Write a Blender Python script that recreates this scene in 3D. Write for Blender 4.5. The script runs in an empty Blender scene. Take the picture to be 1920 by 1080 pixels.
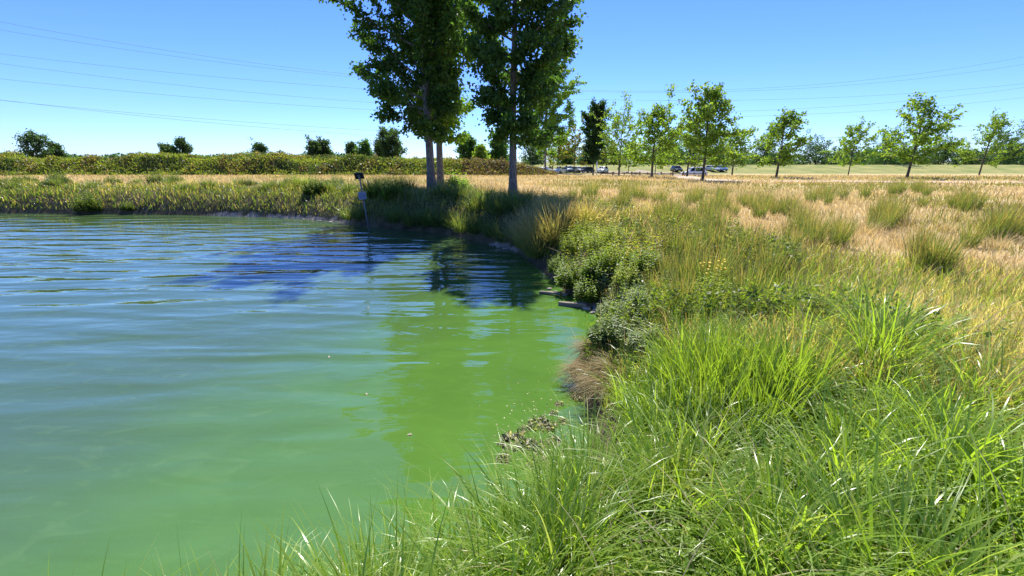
import bpy, bmesh, math, random
import numpy as np
from mathutils import Vector, Matrix

scene = bpy.context.scene
C = scene.collection
R = math.radians

# ------------------------------------------------------------------ camera, sky, sun, exposure
CAM_Z, PITCH, FPX = 2.4, 16.25, 812.0
cam_d = bpy.data.cameras.new('camera')
cam_d.sensor_width = 36.0
cam_d.lens = 36.0 * FPX / 1920.0
cam_d.clip_start, cam_d.clip_end = 0.05, 6000.0
cam = bpy.data.objects.new('camera', cam_d)
cam.location = (0, 0, CAM_Z)
cam.rotation_euler = (R(90 - PITCH), 0, 0)
C.objects.link(cam)
scene.camera = cam

SUN_AZ, SUN_EL = 4.0, 55.0            # azimuth clockwise from +Y (view direction)
world = bpy.data.worlds.new('World'); scene.world = world; world.use_nodes = True
wn, wl = world.node_tree.nodes, world.node_tree.links
wn.clear()
sky = wn.new('ShaderNodeTexSky'); sky.sky_type = 'NISHITA'; sky.sun_disc = False
sky.sun_elevation = R(SUN_EL); sky.sun_rotation = R(SUN_AZ)
sky.altitude = 30.0; sky.air_density = 0.9; sky.dust_density = 0.08; sky.ozone_density = 4.0
hs = wn.new('ShaderNodeHueSaturation'); hs.inputs['Saturation'].default_value = 1.12; hs.inputs['Hue'].default_value = 0.506
bg = wn.new('ShaderNodeBackground'); bg.inputs['Strength'].default_value = 0.135
wo = wn.new('ShaderNodeOutputWorld')
tn = wn.new('ShaderNodeMix'); tn.data_type = 'RGBA'; tn.blend_type = 'MULTIPLY'; tn.inputs['Factor'].default_value = 1.0; tn.inputs['B'].default_value = (0.49, 0.62, 0.98, 1)   # cooler white balance of the whole sky
wl.new(sky.outputs[0], hs.inputs['Color']); wl.new(hs.outputs[0], tn.inputs['A']); wl.new(tn.outputs['Result'], bg.inputs['Color']); wl.new(bg.outputs[0], wo.inputs['Surface'])

sun_d = bpy.data.lights.new('sun', 'SUN'); sun_d.energy = 5.0; sun_d.angle = R(0.53); sun_d.color = (1.0, 0.955, 0.88)
sun = bpy.data.objects.new('sun', sun_d); C.objects.link(sun)
sdir = Vector((math.sin(R(SUN_AZ)) * math.cos(R(SUN_EL)), math.cos(R(SUN_AZ)) * math.cos(R(SUN_EL)), math.sin(R(SUN_EL))))
sun.rotation_euler = sdir.to_track_quat('Z', 'Y').to_euler()

scene.view_settings.view_transform = 'Standard'; scene.view_settings.look = 'None'
scene.view_settings.exposure = 0.8; scene.view_settings.gamma = 1.0
scene.view_settings.use_curve_mapping = False
scene.render.engine = 'CYCLES'
cy = scene.cycles
cy.use_denoising = True
try: cy.denoiser = 'OPENIMAGEDENOISE'; cy.denoising_input_passes = 'RGB_ALBEDO_NORMAL'
except Exception: pass
cy.max_bounces = 4; cy.diffuse_bounces = 2; cy.glossy_bounces = 2; cy.transmission_bounces = 3; cy.transparent_max_bounces = 4
cy.sample_clamp_indirect = 6.0

# ------------------------------------------------------------------ pixel <-> world helpers (photo pixels, 1920 x 1080)
cp, sp = math.cos(R(PITCH)), math.sin(R(PITCH))
FWD = np.array((0, cp, -sp)); UPV = np.array((0, sp, cp)); RGT = np.array((1.0, 0, 0))
def ray(px, py): return FWD + (px - 960) / FPX * RGT - (py - 540) / FPX * UPV
def gp(px, py, z=0.0):
    d = ray(px, py); t = (z - CAM_Z) / d[2]
    return np.array((d[0] * t, d[1] * t))
def z_at(px, py, y):
    d = ray(px, py); return CAM_Z + d[2] * y / d[1]
def project(x, y, z):
    dep = y * cp - (z - CAM_Z) * sp
    dep = np.maximum(dep, 1e-3)
    return 960 + FPX * x / dep, 540 - FPX * (y * sp + (z - CAM_Z) * cp) / dep, dep

# ------------------------------------------------------------------ numeric noise
def vnoise(x, y, seed=0):
    x = np.asarray(x, float); y = np.asarray(y, float)
    xi = np.floor(x).astype(np.int64); yi = np.floor(y).astype(np.int64)
    fx = x - xi; fy = y - yi; fx = fx * fx * (3 - 2 * fx); fy = fy * fy * (3 - 2 * fy)
    def h(a, b):
        n = (a * 374761393 + b * 668265263 + seed * 982451653) & 0xFFFFFFFF
        n = ((n ^ (n >> 13)) * 1274126177) & 0xFFFFFFFF
        return ((n ^ (n >> 16)) & 0xFFFF) / 65535.0
    return (h(xi, yi) * (1 - fx) + h(xi + 1, yi) * fx) * (1 - fy) + (h(xi, yi + 1) * (1 - fx) + h(xi + 1, yi + 1) * fx) * fy
def fbm(x, y, seed=0, o=3):
    s = 0; a = 0.5; t = 0
    for k in range(o):
        s = s + a * vnoise(x * 2 ** k, y * 2 ** k, seed + 17 * k); t += a; a *= 0.5
    return s / t

# ------------------------------------------------------------------ shoreline and terrain height
SH_PX = [(960, 985), (1060, 960), (1106, 885), (1112, 785), (1096, 728), (1072, 695), (1098, 655), (1138, 606), (1112, 580), (1066, 550), (1022, 512),
         (972, 472), (935, 461), (905, 455), (850, 442), (790, 434), (700, 427), (640, 417), (555, 409), (430, 405), (250, 402), (0, 400)]
SH = [(-75, -8), (-20, -6), (-8, -2.2), (-4, 0.0), (-2.4, 0.95), (-1.3, 1.32), (-0.5, 1.72)]
SH += [tuple(gp(a, b)) for a, b in SH_PX] + [(-42, 25), (-75, 22)]
SH = np.array(SH)
def shore_d(x, y):
    """signed distance to the shoreline, positive on land"""
    x = np.asarray(x, float); y = np.asarray(y, float)
    shp = x.shape; x = x.ravel(); y = y.ravel()
    # small scallops so that the edge is not a polyline
    best = np.full(x.shape, 1e9); inside = np.zeros(x.shape, bool)
    n = len(SH)
    for i in range(n):
        ax, ay = SH[i]; bx, by = SH[(i + 1) % n]
        ex, ey = bx - ax, by - ay
        t = np.clip(((x - ax) * ex + (y - ay) * ey) / (ex * ex + ey * ey), 0, 1)
        best = np.minimum(best, (x - ax - t * ex) ** 2 + (y - ay - t * ey) ** 2)
        c = ((ay > y) != (by > y))
        with np.errstate(divide='ignore', invalid='ignore'):
            xi = ex * (y - ay) / (ey if ey != 0 else 1e-9) + ax
        inside ^= c & (x < xi)
    d = np.sqrt(best); d = np.where(inside, -d, d)
    return (d + 0.16 * (fbm(x * 1.7, y * 1.7, 5) - 0.5)).reshape(shp)
def sstep(a, b, v):
    t = np.clip((v - a) / (b - a), 0, 1); return t * t * (3 - 2 * t)
def height(x, y, d=None):
    x = np.asarray(x, float); y = np.asarray(y, float)
    if d is None: d = shore_d(x, y)
    pl = 0.92 + 0.25 * sstep(5, 14, y) - 1.5 * sstep(32, 92, y)
    land = pl * (1 - np.exp(-np.maximum(d, 0) / 0.75))
    land = land + np.clip(d / 2, 0, 1) * (0.10 * (fbm(x * 0.6, y * 0.6, 9) - 0.5) + 0.10 * (fbm(x * 0.13, y * 0.13, 3) - 0.5)) * (1 - sstep(60, 90, y))
    land = land + 1.95 * np.exp(-((y - 122) / 9.0) ** 2) * sstep(-6, 4, x)
    wet = -0.6 * (1 - np.exp(np.minimum(d, 0) / 0.7))
    return np.where(d > 0, land, wet)
def gt(px, py):
    z = 0.9
    for _ in range(12):
        p = gp(px, py, min(z, CAM_Z - 0.3)); z = 0.5 * z + 0.5 * float(height(p[0:1], p[1:2])[0])
    return np.array((p[0], p[1], float(height(p[0:1], p[1:2])[0])))

# ------------------------------------------------------------------ materials
def mat(name):
    m = bpy.data.materials.new(name); m.use_nodes = True
    nt = m.node_tree; nt.nodes.clear()
    out = nt.nodes.new('ShaderNodeOutputMaterial')
    return m, nt.nodes, nt.links, out
def simple(name, col, rough=0.6, metal=0.0, spec=0.4, var=0.12, scale=20.0, bump=0.0):
    m, n, l, out = mat(name)
    b = n.new('ShaderNodeBsdfPrincipled'); b.inputs['Roughness'].default_value = rough
    b.inputs['Metallic'].default_value = metal; b.inputs['Specular IOR Level'].default_value = spec
    tc = n.new('ShaderNodeTexCoord'); nz = n.new('ShaderNodeTexNoise'); nz.inputs['Scale'].default_value = scale; nz.inputs['Detail'].default_value = 4
    l.new(tc.outputs['Object'], nz.inputs['Vector'])
    mx = n.new('ShaderNodeMix'); mx.data_type = 'RGBA'
    mx.inputs['A'].default_value = (*[c * (1 - var) for c in col], 1); mx.inputs['B'].default_value = (*[min(1, c * (1 + var)) for c in col], 1)
    l.new(nz.outputs['Fac'], mx.inputs['Factor']); l.new(mx.outputs['Result'], b.inputs['Base Color'])
    if bump:
        bp = n.new('ShaderNodeBump'); bp.inputs['Strength'].default_value = bump; bp.inputs['Distance'].default_value = 0.02
        l.new(nz.outputs['Fac'], bp.inputs['Height']); l.new(bp.outputs[0], b.inputs['Normal'])
    l.new(b.outputs[0], out.inputs['Surface'])
    return m
def foliage(name, trans=0.45, rough=0.45, spec=0.35, tcol=(1.5, 1.55, 0.7)):
    m, n, l, out = mat(name)
    at = n.new('ShaderNodeAttribute'); at.attribute_name = 'tint'
    b = n.new('ShaderNodeBsdfPrincipled'); b.inputs['Roughness'].default_value = rough; b.inputs['Specular IOR Level'].default_value = spec
    l.new(at.outputs['Color'], b.inputs['Base Color'])
    tr = n.new('ShaderNodeBsdfTranslucent')
    mu = n.new('ShaderNodeMix'); mu.data_type = 'RGBA'; mu.blend_type = 'MULTIPLY'; mu.inputs['Factor'].default_value = 1.0
    l.new(at.outputs['Color'], mu.inputs['A']); mu.inputs['B'].default_value = (*tcol, 1)
    l.new(mu.outputs['Result'], tr.inputs['Color'])
    ms = n.new('ShaderNodeMixShader'); ms.inputs[0].default_value = trans
    l.new(b.outputs[0], ms.inputs[1]); l.new(tr.outputs[0], ms.inputs[2]); l.new(ms.outputs[0], out.inputs['Surface'])
    return m
M_LEAF = foliage('tree_leaf', 0.5, 0.55, 0.3, (2.3, 2.3, 0.8))
M_GRASS = foliage('grass_blade', 0.48, 0.32, 0.6, (2.0, 2.0, 0.8))
M_DRY = foliage('dry_grass_blade', 0.45, 0.6, 0.25, (1.25, 1.1, 0.8))
M_HERB = foliage('herb_leaf', 0.5, 0.42, 0.4, (2.0, 2.0, 0.7))
M_FLOWER = simple('yellow_petal', (0.75, 0.5, 0.02), 0.6)

def bark(name, c0, c1):
    m, n, l, out = mat(name)
    b = n.new('ShaderNodeBsdfPrincipled'); b.inputs['Roughness'].default_value = 0.85; b.inputs['Specular IOR Level'].default_value = 0.2
    tc = n.new('ShaderNodeTexCoord'); mp = n.new('ShaderNodeMapping'); mp.inputs['Scale'].default_value = (9, 9, 2.2)
    nz = n.new('ShaderNodeTexNoise'); nz.inputs['Scale'].default_value = 2.5; nz.inputs['Detail'].default_value = 6; nz.inputs['Roughness'].default_value = 0.65
    cr = n.new('ShaderNodeValToRGB'); cr.color_ramp.elements[0].position = 0.36; cr.color_ramp.elements[1].position = 0.66
    cr.color_ramp.elements[0].color = (*c0, 1); cr.color_ramp.elements[1].color = (*c1, 1)
    bp = n.new('ShaderNodeBump'); bp.inputs['Strength'].default_value = 0.7; bp.inputs['Distance'].default_value = 0.03
    l.new(tc.outputs['Object'], mp.inputs['Vector']); l.new(mp.outputs[0], nz.inputs['Vector'])
    l.new(nz.outputs['Fac'], cr.inputs[0]); l.new(cr.outputs[0], b.inputs['Base Color'])
    l.new(nz.outputs['Fac'], bp.inputs['Height']); l.new(bp.outputs[0], b.inputs['Normal']); l.new(b.outputs[0], out.inputs['Surface'])
    return m
M_BARK = bark('poplar_bark', (0.07, 0.06, 0.052), (0.27, 0.245, 0.22))
M_BARK2 = bark('oak_bark', (0.05, 0.04, 0.032), (0.15, 0.125, 0.1))

# ground: sand lip at the water, dark soil on the bank, dry straw meadow with green patches
def ground_material():
    m, n, l, out = mat('meadow_ground')
    b = n.new('ShaderNodeBsdfPrincipled'); b.inputs['Roughness'].default_value = 0.95; b.inputs['Specular IOR Level'].default_value = 0.1
    geo = n.new('ShaderNodeNewGeometry')
    at = n.new('ShaderNodeAttribute'); at.attribute_name = 'shore'
    def noise(scale, det=4, rough=0.55):
        z = n.new('ShaderNodeTexNoise'); z.inputs['Scale'].default_value = scale; z.inputs['Detail'].default_value = det; z.inputs['Roughness'].default_value = rough
        l.new(geo.outputs['Position'], z.inputs['Vector']); return z.outputs['Fac']
    def ramp(src, stops):
        r = n.new('ShaderNodeValToRGB'); e = r.color_ramp.elements
        while len(e) < len(stops): e.new(0.5)
        for k, (p, c) in enumerate(stops): e[k].position = p; e[k].color = (*c, 1)
        l.new(src, r.inputs[0]); return r.outputs[0]
    def mixc(f, a, c):
        x = n.new('ShaderNodeMix'); x.data_type = 'RGBA'; l.new(f, x.inputs['Factor']); l.new(a, x.inputs['A']); l.new(c, x.inputs['B']); return x.outputs['Result']
    def mrange(src, a, bb):
        x = n.new('ShaderNodeMapRange'); x.inputs['From Min'].default_value = a; x.inputs['From Max'].default_value = bb; l.new(src, x.inputs['Value']); return x.outputs['Result']
    straw = ramp(noise(0.35, 5), [(0.30, (0.42, 0.31, 0.15)), (0.52, (0.54, 0.42, 0.22)), (0.7, (0.49, 0.41, 0.18))])
    green = ramp(noise(0.9, 4), [(0.3, (0.26, 0.23, 0.08)), (0.7, (0.42, 0.34, 0.14))])
    pat = ramp(noise(0.16, 4), [(0.47, (0, 0, 0)), (0.62, (1, 1, 1))])
    mead = mixc(pat, straw, green)
    sx = n.new('ShaderNodeSeparateXYZ'); l.new(geo.outputs['Position'], sx.inputs[0])
    farg = ramp(noise(0.25, 5), [(0.35, (0.17, 0.20, 0.06)), (0.65, (0.30, 0.28, 0.10))])
    mead = mixc(mrange(sx.outputs['Y'], 98, 106), mead, farg)
    soil = ramp(noise(3.0, 6), [(0.3, (0.045, 0.035, 0.02)), (0.55, (0.10, 0.085, 0.045)), (0.75, (0.16, 0.12, 0.07))])
    sand = ramp(noise(14.0, 6), [(0.3, (0.20, 0.15, 0.11)), (0.55, (0.38, 0.30, 0.23)), (0.8, (0.55, 0.47, 0.38))])
    add = n.new('ShaderNodeMath'); add.operation = 'MULTIPLY_ADD'; l.new(noise(1.1, 4), add.inputs[0]); add.inputs[1].default_value = 2.4; l.new(at.outputs['Fac'], add.inputs[2])
    bank = mixc(mrange(add.outputs[0], 3.6, 5.4), soil, mead)
    add2 = n.new('ShaderNodeMath'); add2.operation = 'MULTIPLY_ADD'; l.new(noise(2.0, 3), add2.inputs[0]); add2.inputs[1].default_value = 0.55; l.new(at.outputs['Fac'], add2.inputs[2])
    sa = n.new('ShaderNodeAttribute'); sa.attribute_name = 'sand'
    inv = n.new('ShaderNodeMath'); inv.operation = 'MULTIPLY'; l.new(mrange(add2.outputs[0], 0.40, 0.31), inv.inputs[0]); l.new(mrange(sa.outputs['Fac'], 0.25, 0.6), inv.inputs[1])
    allc = mixc(inv.outputs[0], bank, sand)
    l.new(allc, b.inputs['Base Color'])
    bp = n.new('ShaderNodeBump'); bp.inputs['Strength'].default_value = 0.8; bp.inputs['Distance'].default_value = 0.05
    l.new(noise(9.0, 6, 0.7), bp.inputs['Height']); l.new(bp.outputs[0], b.inputs['Normal'])
    l.new(b.outputs[0], out.inputs['Surface'])
    return m
def water_material():
    m, n, l, out = mat('algae_water')
    b = n.new('ShaderNodeBsdfPrincipled'); b.inputs['Roughness'].default_value = 0.015; b.inputs['IOR'].default_value = 1.68
    geo = n.new('ShaderNodeNewGeometry')
    def noise(scale, sx, sy, rot, det=3, dist=0.0):
        mp = n.new('ShaderNodeMapping'); mp.inputs['Rotation'].default_value = (0, 0, R(rot)); mp.inputs['Scale'].default_value = (sx, sy, 1)
        l.new(geo.outputs['Position'], mp.inputs['Vector'])
        z = n.new('ShaderNodeTexNoise'); z.inputs['Scale'].default_value = scale; z.inputs['Detail'].default_value = det; z.inputs['Distortion'].default_value = dist
        l.new(mp.outputs[0], z.inputs['Vector']); return z.outputs['Fac']
    # suspended algae: slow swirls plus a fine surface dust of specks
    cr = n.new('ShaderNodeValToRGB'); e = cr.color_ramp.elements
    e[0].position = 0.32; e[0].color = (0.069, 0.152, 0.024, 1); e[1].position = 0.72; e[1].color = (0.084, 0.184, 0.028, 1)
    l.new(noise(0.8, 1, 1.6, 20, 4, 1.2), cr.inputs[0])
    sepw = n.new('ShaderNodeSeparateXYZ'); l.new(geo.outputs['Position'], sepw.inputs[0])
    lin = n.new('ShaderNodeMath'); lin.operation = 'MULTIPLY_ADD'; l.new(sepw.outputs['X'], lin.inputs[0]); lin.inputs[1].default_value = -2.2; l.new(sepw.outputs['Y'], lin.inputs[2])
    lin2 = n.new('ShaderNodeMath'); lin2.operation = 'MULTIPLY_ADD'; l.new(noise(0.35, 1, 1, 0, 3, 1.0), lin2.inputs[0]); lin2.inputs[1].default_value = 5.0; l.new(lin.outputs[0], lin2.inputs[2])
    open_w = n.new('ShaderNodeMapRange'); open_w.interpolation_type = 'SMOOTHSTEP'; open_w.inputs['From Min'].default_value = 9.5; open_w.inputs['From Max'].default_value = 16.5; open_w.inputs['To Max'].default_value = 0.8; l.new(lin2.outputs[0], open_w.inputs['Value'])
    dil = n.new('ShaderNodeMix'); dil.data_type = 'RGBA'; l.new(open_w.outputs[0], dil.inputs['Factor']); l.new(cr.outputs[0], dil.inputs['A']); dil.inputs['B'].default_value = (0.056, 0.098, 0.040, 1)
    wr = n.new('ShaderNodeValToRGB'); e = wr.color_ramp.elements; e[0].position = 0.56; e[0].color = (0, 0, 0, 1); e[1].position = 0.74; e[1].color = (0.28, 0.28, 0.28, 1)
    l.new(noise(1.6, 1.0, 2.2, -25, 6, 2.4), wr.inputs[0])
    wisp = n.new('ShaderNodeMix'); wisp.data_type = 'RGBA'; l.new(wr.outputs[0], wisp.inputs['Factor']); l.new(dil.outputs['Result'], wisp.inputs['A']); wisp.inputs['B'].default_value = (0.125, 0.215, 0.055, 1)
    sr = n.new('ShaderNodeValToRGB'); e = sr.color_ramp.elements
    e[0].position = 0.62; e[0].color = (0, 0, 0, 1); e[1].position = 0.78; e[1].color = (0.35, 0.35, 0.35, 1)
    l.new(noise(60.0, 1, 1, 0, 2), sr.inputs[0])
    mx = n.new('ShaderNodeMix'); mx.data_type = 'RGBA'; l.new(sr.outputs[0], mx.inputs['Factor']); l.new(wisp.outputs['Result'], mx.inputs['A']); mx.inputs['B'].default_value = (0.14, 0.22, 0.05, 1)
    l.new(mx.outputs['Result'], b.inputs['Base Color'])
    # ripples running towards the camera
    def scaled(src, k, prev=None):
        a = n.new('ShaderNodeMath'); a.operation = 'MULTIPLY_ADD'; l.new(src, a.inputs[0]); a.inputs[1].default_value = k
        if prev is None: a.inputs[2].default_value = 0
        else: l.new(prev, a.inputs[2])
        return a.outputs[0]
    h = scaled(noise(1.0, 0.42, 1.75, 8, 1.2, 0.3), 0.088)
    h = scaled(noise(1.0, 1.5, 4.6, -10, 2, 0.4), 0.0112, h)
    h = scaled(noise(1.0, 6, 13, 14, 1), 0.0012, h)
    calm = n.new('ShaderNodeMapRange'); calm.interpolation_type = 'SMOOTHSTEP'; calm.inputs['From Min'].default_value = 1.5; calm.inputs['From Max'].default_value = 8.5; calm.inputs['To Min'].default_value = 0.55; calm.inputs['To Max'].default_value = 1.1
    l.new(sepw.outputs['Y'], calm.inputs['Value'])
    hm = n.new('ShaderNodeMath'); hm.operation = 'MULTIPLY'; l.new(h, hm.inputs[0]); l.new(calm.outputs[0], hm.inputs[1])
    bp = n.new('ShaderNodeBump'); bp.inputs['Strength'].default_value = 1.0; bp.inputs['Distance'].default_value = 1.0
    l.new(hm.outputs[0], bp.inputs['Height']); l.new(bp.outputs[0], b.inputs['Normal'])
    l.new(b.outputs[0], out.inputs['Surface'])
    return m

# ------------------------------------------------------------------ mesh helpers
def quad_mesh(name, V, F, col=None, smooth=True):
    V = np.ascontiguousarray(V, np.float32).reshape(-1, 3); F = np.ascontiguousarray(F, np.int32).reshape(-1, 4)
    me = bpy.data.meshes.new(name)
    me.vertices.add(len(V)); me.vertices.foreach_set('co', V.ravel())
    me.loops.add(len(F) * 4); me.loops.foreach_set('vertex_index', F.ravel())
    me.polygons.add(len(F)); me.polygons.foreach_set('loop_start', np.arange(0, len(F) * 4, 4, dtype=np.int32))
    me.update(calc_edges=True)
    if not smooth: me.polygons.foreach_set('use_smooth', np.zeros(len(F), bool))
    if col is not None:
        a = me.color_attributes.new('tint', 'FLOAT_COLOR', 'POINT')
        c4 = np.ones((len(V), 4), np.float32); c4[:, :3] = np.asarray(col, np.float32).reshape(-1, 3); a.data.foreach_set('color', c4.ravel())
    return me
def obj(name, me, material=None, parent=None, loc=None):
    o = bpy.data.objects.new(name, me); C.objects.link(o)
    if material is not None and me is not None and len(me.materials) == 0: me.materials.append(material)
    if parent is not None: o.parent = parent
    if loc is not None: o.location = loc
    return o
def tag(o, label=None, cat=None, group=None, kind=None):
    if label: o['label'] = label
    if cat: o['category'] = cat
    if group: o['group'] = group
    if kind: o['kind'] = kind
    return o
def empty(name, loc, rz=0.0):
    o = bpy.data.objects.new(name, None); C.objects.link(o); o.location = loc; o.rotation_euler = (0, 0, rz); o.empty_display_size = 0.3
    return o
class Acc:
    """collects quads (verts, faces, colours)"""
    def __init__(s): s.V, s.F, s.C, s.n = [], [], [], 0
    def add(s, V, F, Cc):
        V = V.reshape(-1, 3); s.V.append(V); s.F.append(F.reshape(-1, 4) + s.n); s.C.append(np.broadcast_to(Cc, V.shape) if Cc.ndim == 1 else Cc.reshape(-1, 3)); s.n += len(V)
    def mesh(s, name): return quad_mesh(name, np.concatenate(s.V), np.concatenate(s.F), np.concatenate(s.C))
def bm_mesh(name, build, bevel=0.0, smooth=False):
    bm = bmesh.new(); build(bm)
    if bevel: bmesh.ops.bevel(bm, geom=list(bm.edges), offset=bevel, segments=2, affect='EDGES', profile=0.6)
    me = bpy.data.meshes.new(name); bm.to_mesh(me); bm.free()
    me.polygons.foreach_set('use_smooth', np.full(len(me.polygons), smooth))
    return me
def box(bm, lo, hi, M=None):
    cx = [(a + b) / 2 for a, b in zip(lo, hi)]; s = [b - a for a, b in zip(lo, hi)]
    r = bmesh.ops.create_cube(bm, size=1.0, matrix=(M or Matrix()) @ Matrix.Translation(cx) @ Matrix.Diagonal((*s, 1)))
    return r['verts']
def cyl(bm, p0, p1, r0, r1=None, seg=12):
    p0, p1 = Vector(p0), Vector(p1); d = p1 - p0
    M = Matrix.Translation((p0 + p1) / 2) @ d.to_track_quat('Z', 'Y').to_matrix().to_4x4()
    bmesh.ops.create_cone(bm, cap_ends=True, segments=seg, radius1=r0, radius2=r1 if r1 is not None else r0, depth=d.length, matrix=M)

def blades(rng, base, az, tilt, bend, L, w, segs, c0, c1, tipw=0.05, belly=None):
    """curved ribbons: N blades of `segs` quads"""
    N = len(base); s = np.linspace(0, 1, segs + 1)
    th = tilt[:, None] + bend[:, None] * s[None, :] ** 1.4
    st = (L / segs)[:, None]
    hx = np.concatenate([np.zeros((N, 1)), np.cumsum(np.sin((th[:, 1:] + th[:, :-1]) / 2) * st, 1)], 1)
    hz = np.concatenate([np.zeros((N, 1)), np.cumsum(np.cos((th[:, 1:] + th[:, :-1]) / 2) * st, 1)], 1)
    dx, dy = np.cos(az), np.sin(az)
    P = np.stack([base[:, 0:1] + hx * dx[:, None], base[:, 1:2] + hx * dy[:, None], base[:, 2:3] + hz], -1)
    tw = az + math.pi / 2 + rng.uniform(-0.9, 0.9, N)
    W = np.stack([np.cos(tw), np.sin(tw), rng.uniform(-0.25, 0.25, N)], -1)
    prof = (1 - s ** 2.2) * (0.75 + 0.5 * np.sin(np.pi * np.minimum(s * 1.2, 1))) + tipw if belly is None else np.interp(s, *belly)
    off = W[:, None, :] * (w[:, None] * prof[None, :] / 2)[..., None]
    V = np.stack([P - off, P + off], 2)                     # N, segs+1, 2, 3
    k = np.arange(segs)
    f = np.stack([2 * k, 2 * k + 1, 2 * k + 3, 2 * k + 2], -1)
    F = f[None] + (np.arange(N) * 2 * (segs + 1))[:, None, None]
    t = s[None, :, None] ** 1.3
    col = c0[:, None, :] * (1 - t) + c1[:, None, :] * t
    col = np.repeat(col[:, :, None, :], 2, 2)
    return V, F, col
def unit(v): return v / np.maximum(np.linalg.norm(v, axis=-1, keepdims=True), 1e-9)
def leaf1(rng, P, D, L, Wd, col):
    """one folded rhombus per leaf"""
    D = unit(D); r = unit(np.cross(D, rng.normal(size=D.shape))); nrm = np.cross(r, D)
    m = P + D * (L * 0.42)[:, None] ; lift = nrm * (Wd * 0.25)[:, None]
    V = np.stack([P, m + r * (Wd / 2)[:, None] + lift, P + D * L[:, None], m - r * (Wd / 2)[:, None] + lift], 1)
    F = np.arange(len(P) * 4).reshape(-1, 4)
    return V, F, np.repeat(col[:, None, :], 4, 1)
def leaf2(rng, P, D, up, L, Wd, col, fold=0.3, droop=0.2):
    """two quads folded along the midrib: pointed oval"""
    D = unit(D); r = unit(np.cross(D, up)); n_ = np.cross(r, D)
    a = P + D * (L * 0.30)[:, None]; b = P + D * (L * 0.68)[:, None]
    l1 = a + r * (Wd * 0.5)[:, None] + n_ * (Wd * fold)[:, None]; r1 = a - r * (Wd * 0.5)[:, None] + n_ * (Wd * fold)[:, None]
    l2 = b + r * (Wd * 0.4)[:, None] + n_ * (Wd * fold * 0.6 - L * droop * 0.4)[:, None]; r2 = b - r * (Wd * 0.4)[:, None] + n_ * (Wd * fold * 0.6 - L * droop * 0.4)[:, None]
    t = P + D * L[:, None] - n_ * (L * droop)[:, None]
    V = np.stack([P, l1, l2, t, r2, r1], 1)
    f = np.array([[0, 3, 2, 1], [0, 5, 4, 3]])
    F = f[None] + (np.arange(len(P)) * 6)[:, None, None]
    return V, F, np.repeat(col[:, None, :], 6, 1)
def tubes(P, Rr, sides):
    """P: n,k,3 centre lines; Rr: n,k radii"""
    n, k, _ = P.shape
    T = np.empty_like(P); T[:, 1:-1] = P[:, 2:] - P[:, :-2]; T[:, 0] = P[:, 1] - P[:, 0]; T[:, -1] = P[:, -1] - P[:, -2]
    T = unit(T); ref = np.where(np.abs(T[..., 2:3]) > 0.9, np.array([1.0, 0, 0]), np.array([0, 0, 1.0]))
    A = unit(np.cross(T, ref)); B = np.cross(T, A)
    a = np.arange(sides) * 2 * math.pi / sides
    V = P[:, :, None, :] + (A[:, :, None, :] * np.cos(a)[None, None, :, None] + B[:, :, None, :] * np.sin(a)[None, None, :, None]) * Rr[:, :, None, None]
    i = np.arange(k - 1)[:, None]; j = np.arange(sides)[None, :]; j2 = (j + 1) % sides
    f = np.stack([i * sides + j, i * sides + j2, (i + 1) * sides + j2, (i + 1) * sides + j], -1).reshape(-1, 4)
    F = f[None] + (np.arange(n) * k * sides)[:, None, None]
    return V, F
def pal(rng, n, cols, jit=0.12):
    cols = np.array(cols); k = rng.integers(0, len(cols), n)
    t = rng.uniform(0, 1, (n, 1)); k2 = rng.integers(0, len(cols), n)
    return np.clip((cols[k] * t + cols[k2] * (1 - t)) * rng.uniform(1 - jit, 1 + jit, (n, 1)), 0.002, 1)

# ------------------------------------------------------------------ THE SETTING
def axis(lo, hi, dense, step, far, g=1.16):
    a = [lo]; s = step
    mid = list(np.arange(dense[0], dense[1] + 1e-6, step))
    left = []; x = dense[0]; s = step
    while x > lo: s = min(s * g, far); x -= s; left.append(x)
    right = []; x = dense[1]; s = step
    while x < hi: s = min(s * g, far); x += s; right.append(x)
    return np.array(left[::-1] + mid + right)
gx = axis(-2500, 2500, (-14, 14), 0.16, 400); gy = axis(-60, 3500, (0, 24), 0.16, 400)
GX, GY = np.meshgrid(gx, gy)
D_ = shore_d(GX, GY); GZ = height(GX, GY, D_)
GV = np.stack([GX, GY, GZ], -1).reshape(-1, 3)
ny, nx = GX.shape
ii, jj = np.meshgrid(np.arange(ny - 1), np.arange(nx - 1), indexing='ij')
GF = np.stack([ii * nx + jj, ii * nx + jj + 1, (ii + 1) * nx + jj + 1, (ii + 1) * nx + jj], -1).reshape(-1, 4)
gm = quad_mesh('ground', GV, GF)
SANDY = [(1128, 600, 0.55), (1100, 575, 0.4), (952, 467, 0.55), (930, 462, 0.4), (600, 413, 2.0), (570, 411, 2.2), (480, 406, 2.5), (1030, 545, 0.25)]
sm = np.zeros(GX.shape)
for a_, b_, rr_ in SANDY:
    q_ = gp(a_, b_); sm = np.maximum(sm, np.exp(-((GX - q_[0]) ** 2 + (GY - q_[1]) ** 2) / rr_ ** 2))
gs = gm.attributes.new('sand', 'FLOAT', 'POINT'); gs.data.foreach_set('value', sm.ravel().astype(np.float32))
ga = gm.attributes.new('shore', 'FLOAT', 'POINT'); ga.data.foreach_set('value', D_.ravel().astype(np.float32))
tag(obj('ground', gm, ground_material()), 'dry straw meadow and dark soil bank round the pond', kind='structure')

wm = bpy.data.meshes.new('pond_water'); wm.from_pydata([(-140, -40, 0), (30, -40, 0), (30, 40, 0), (-140, 40, 0)], [], [(0, 1, 2, 3)])
tag(obj('pond_water', wm, water_material()), 'green algae-filled pond water with rippled sky and tree reflections', kind='structure')

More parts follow.
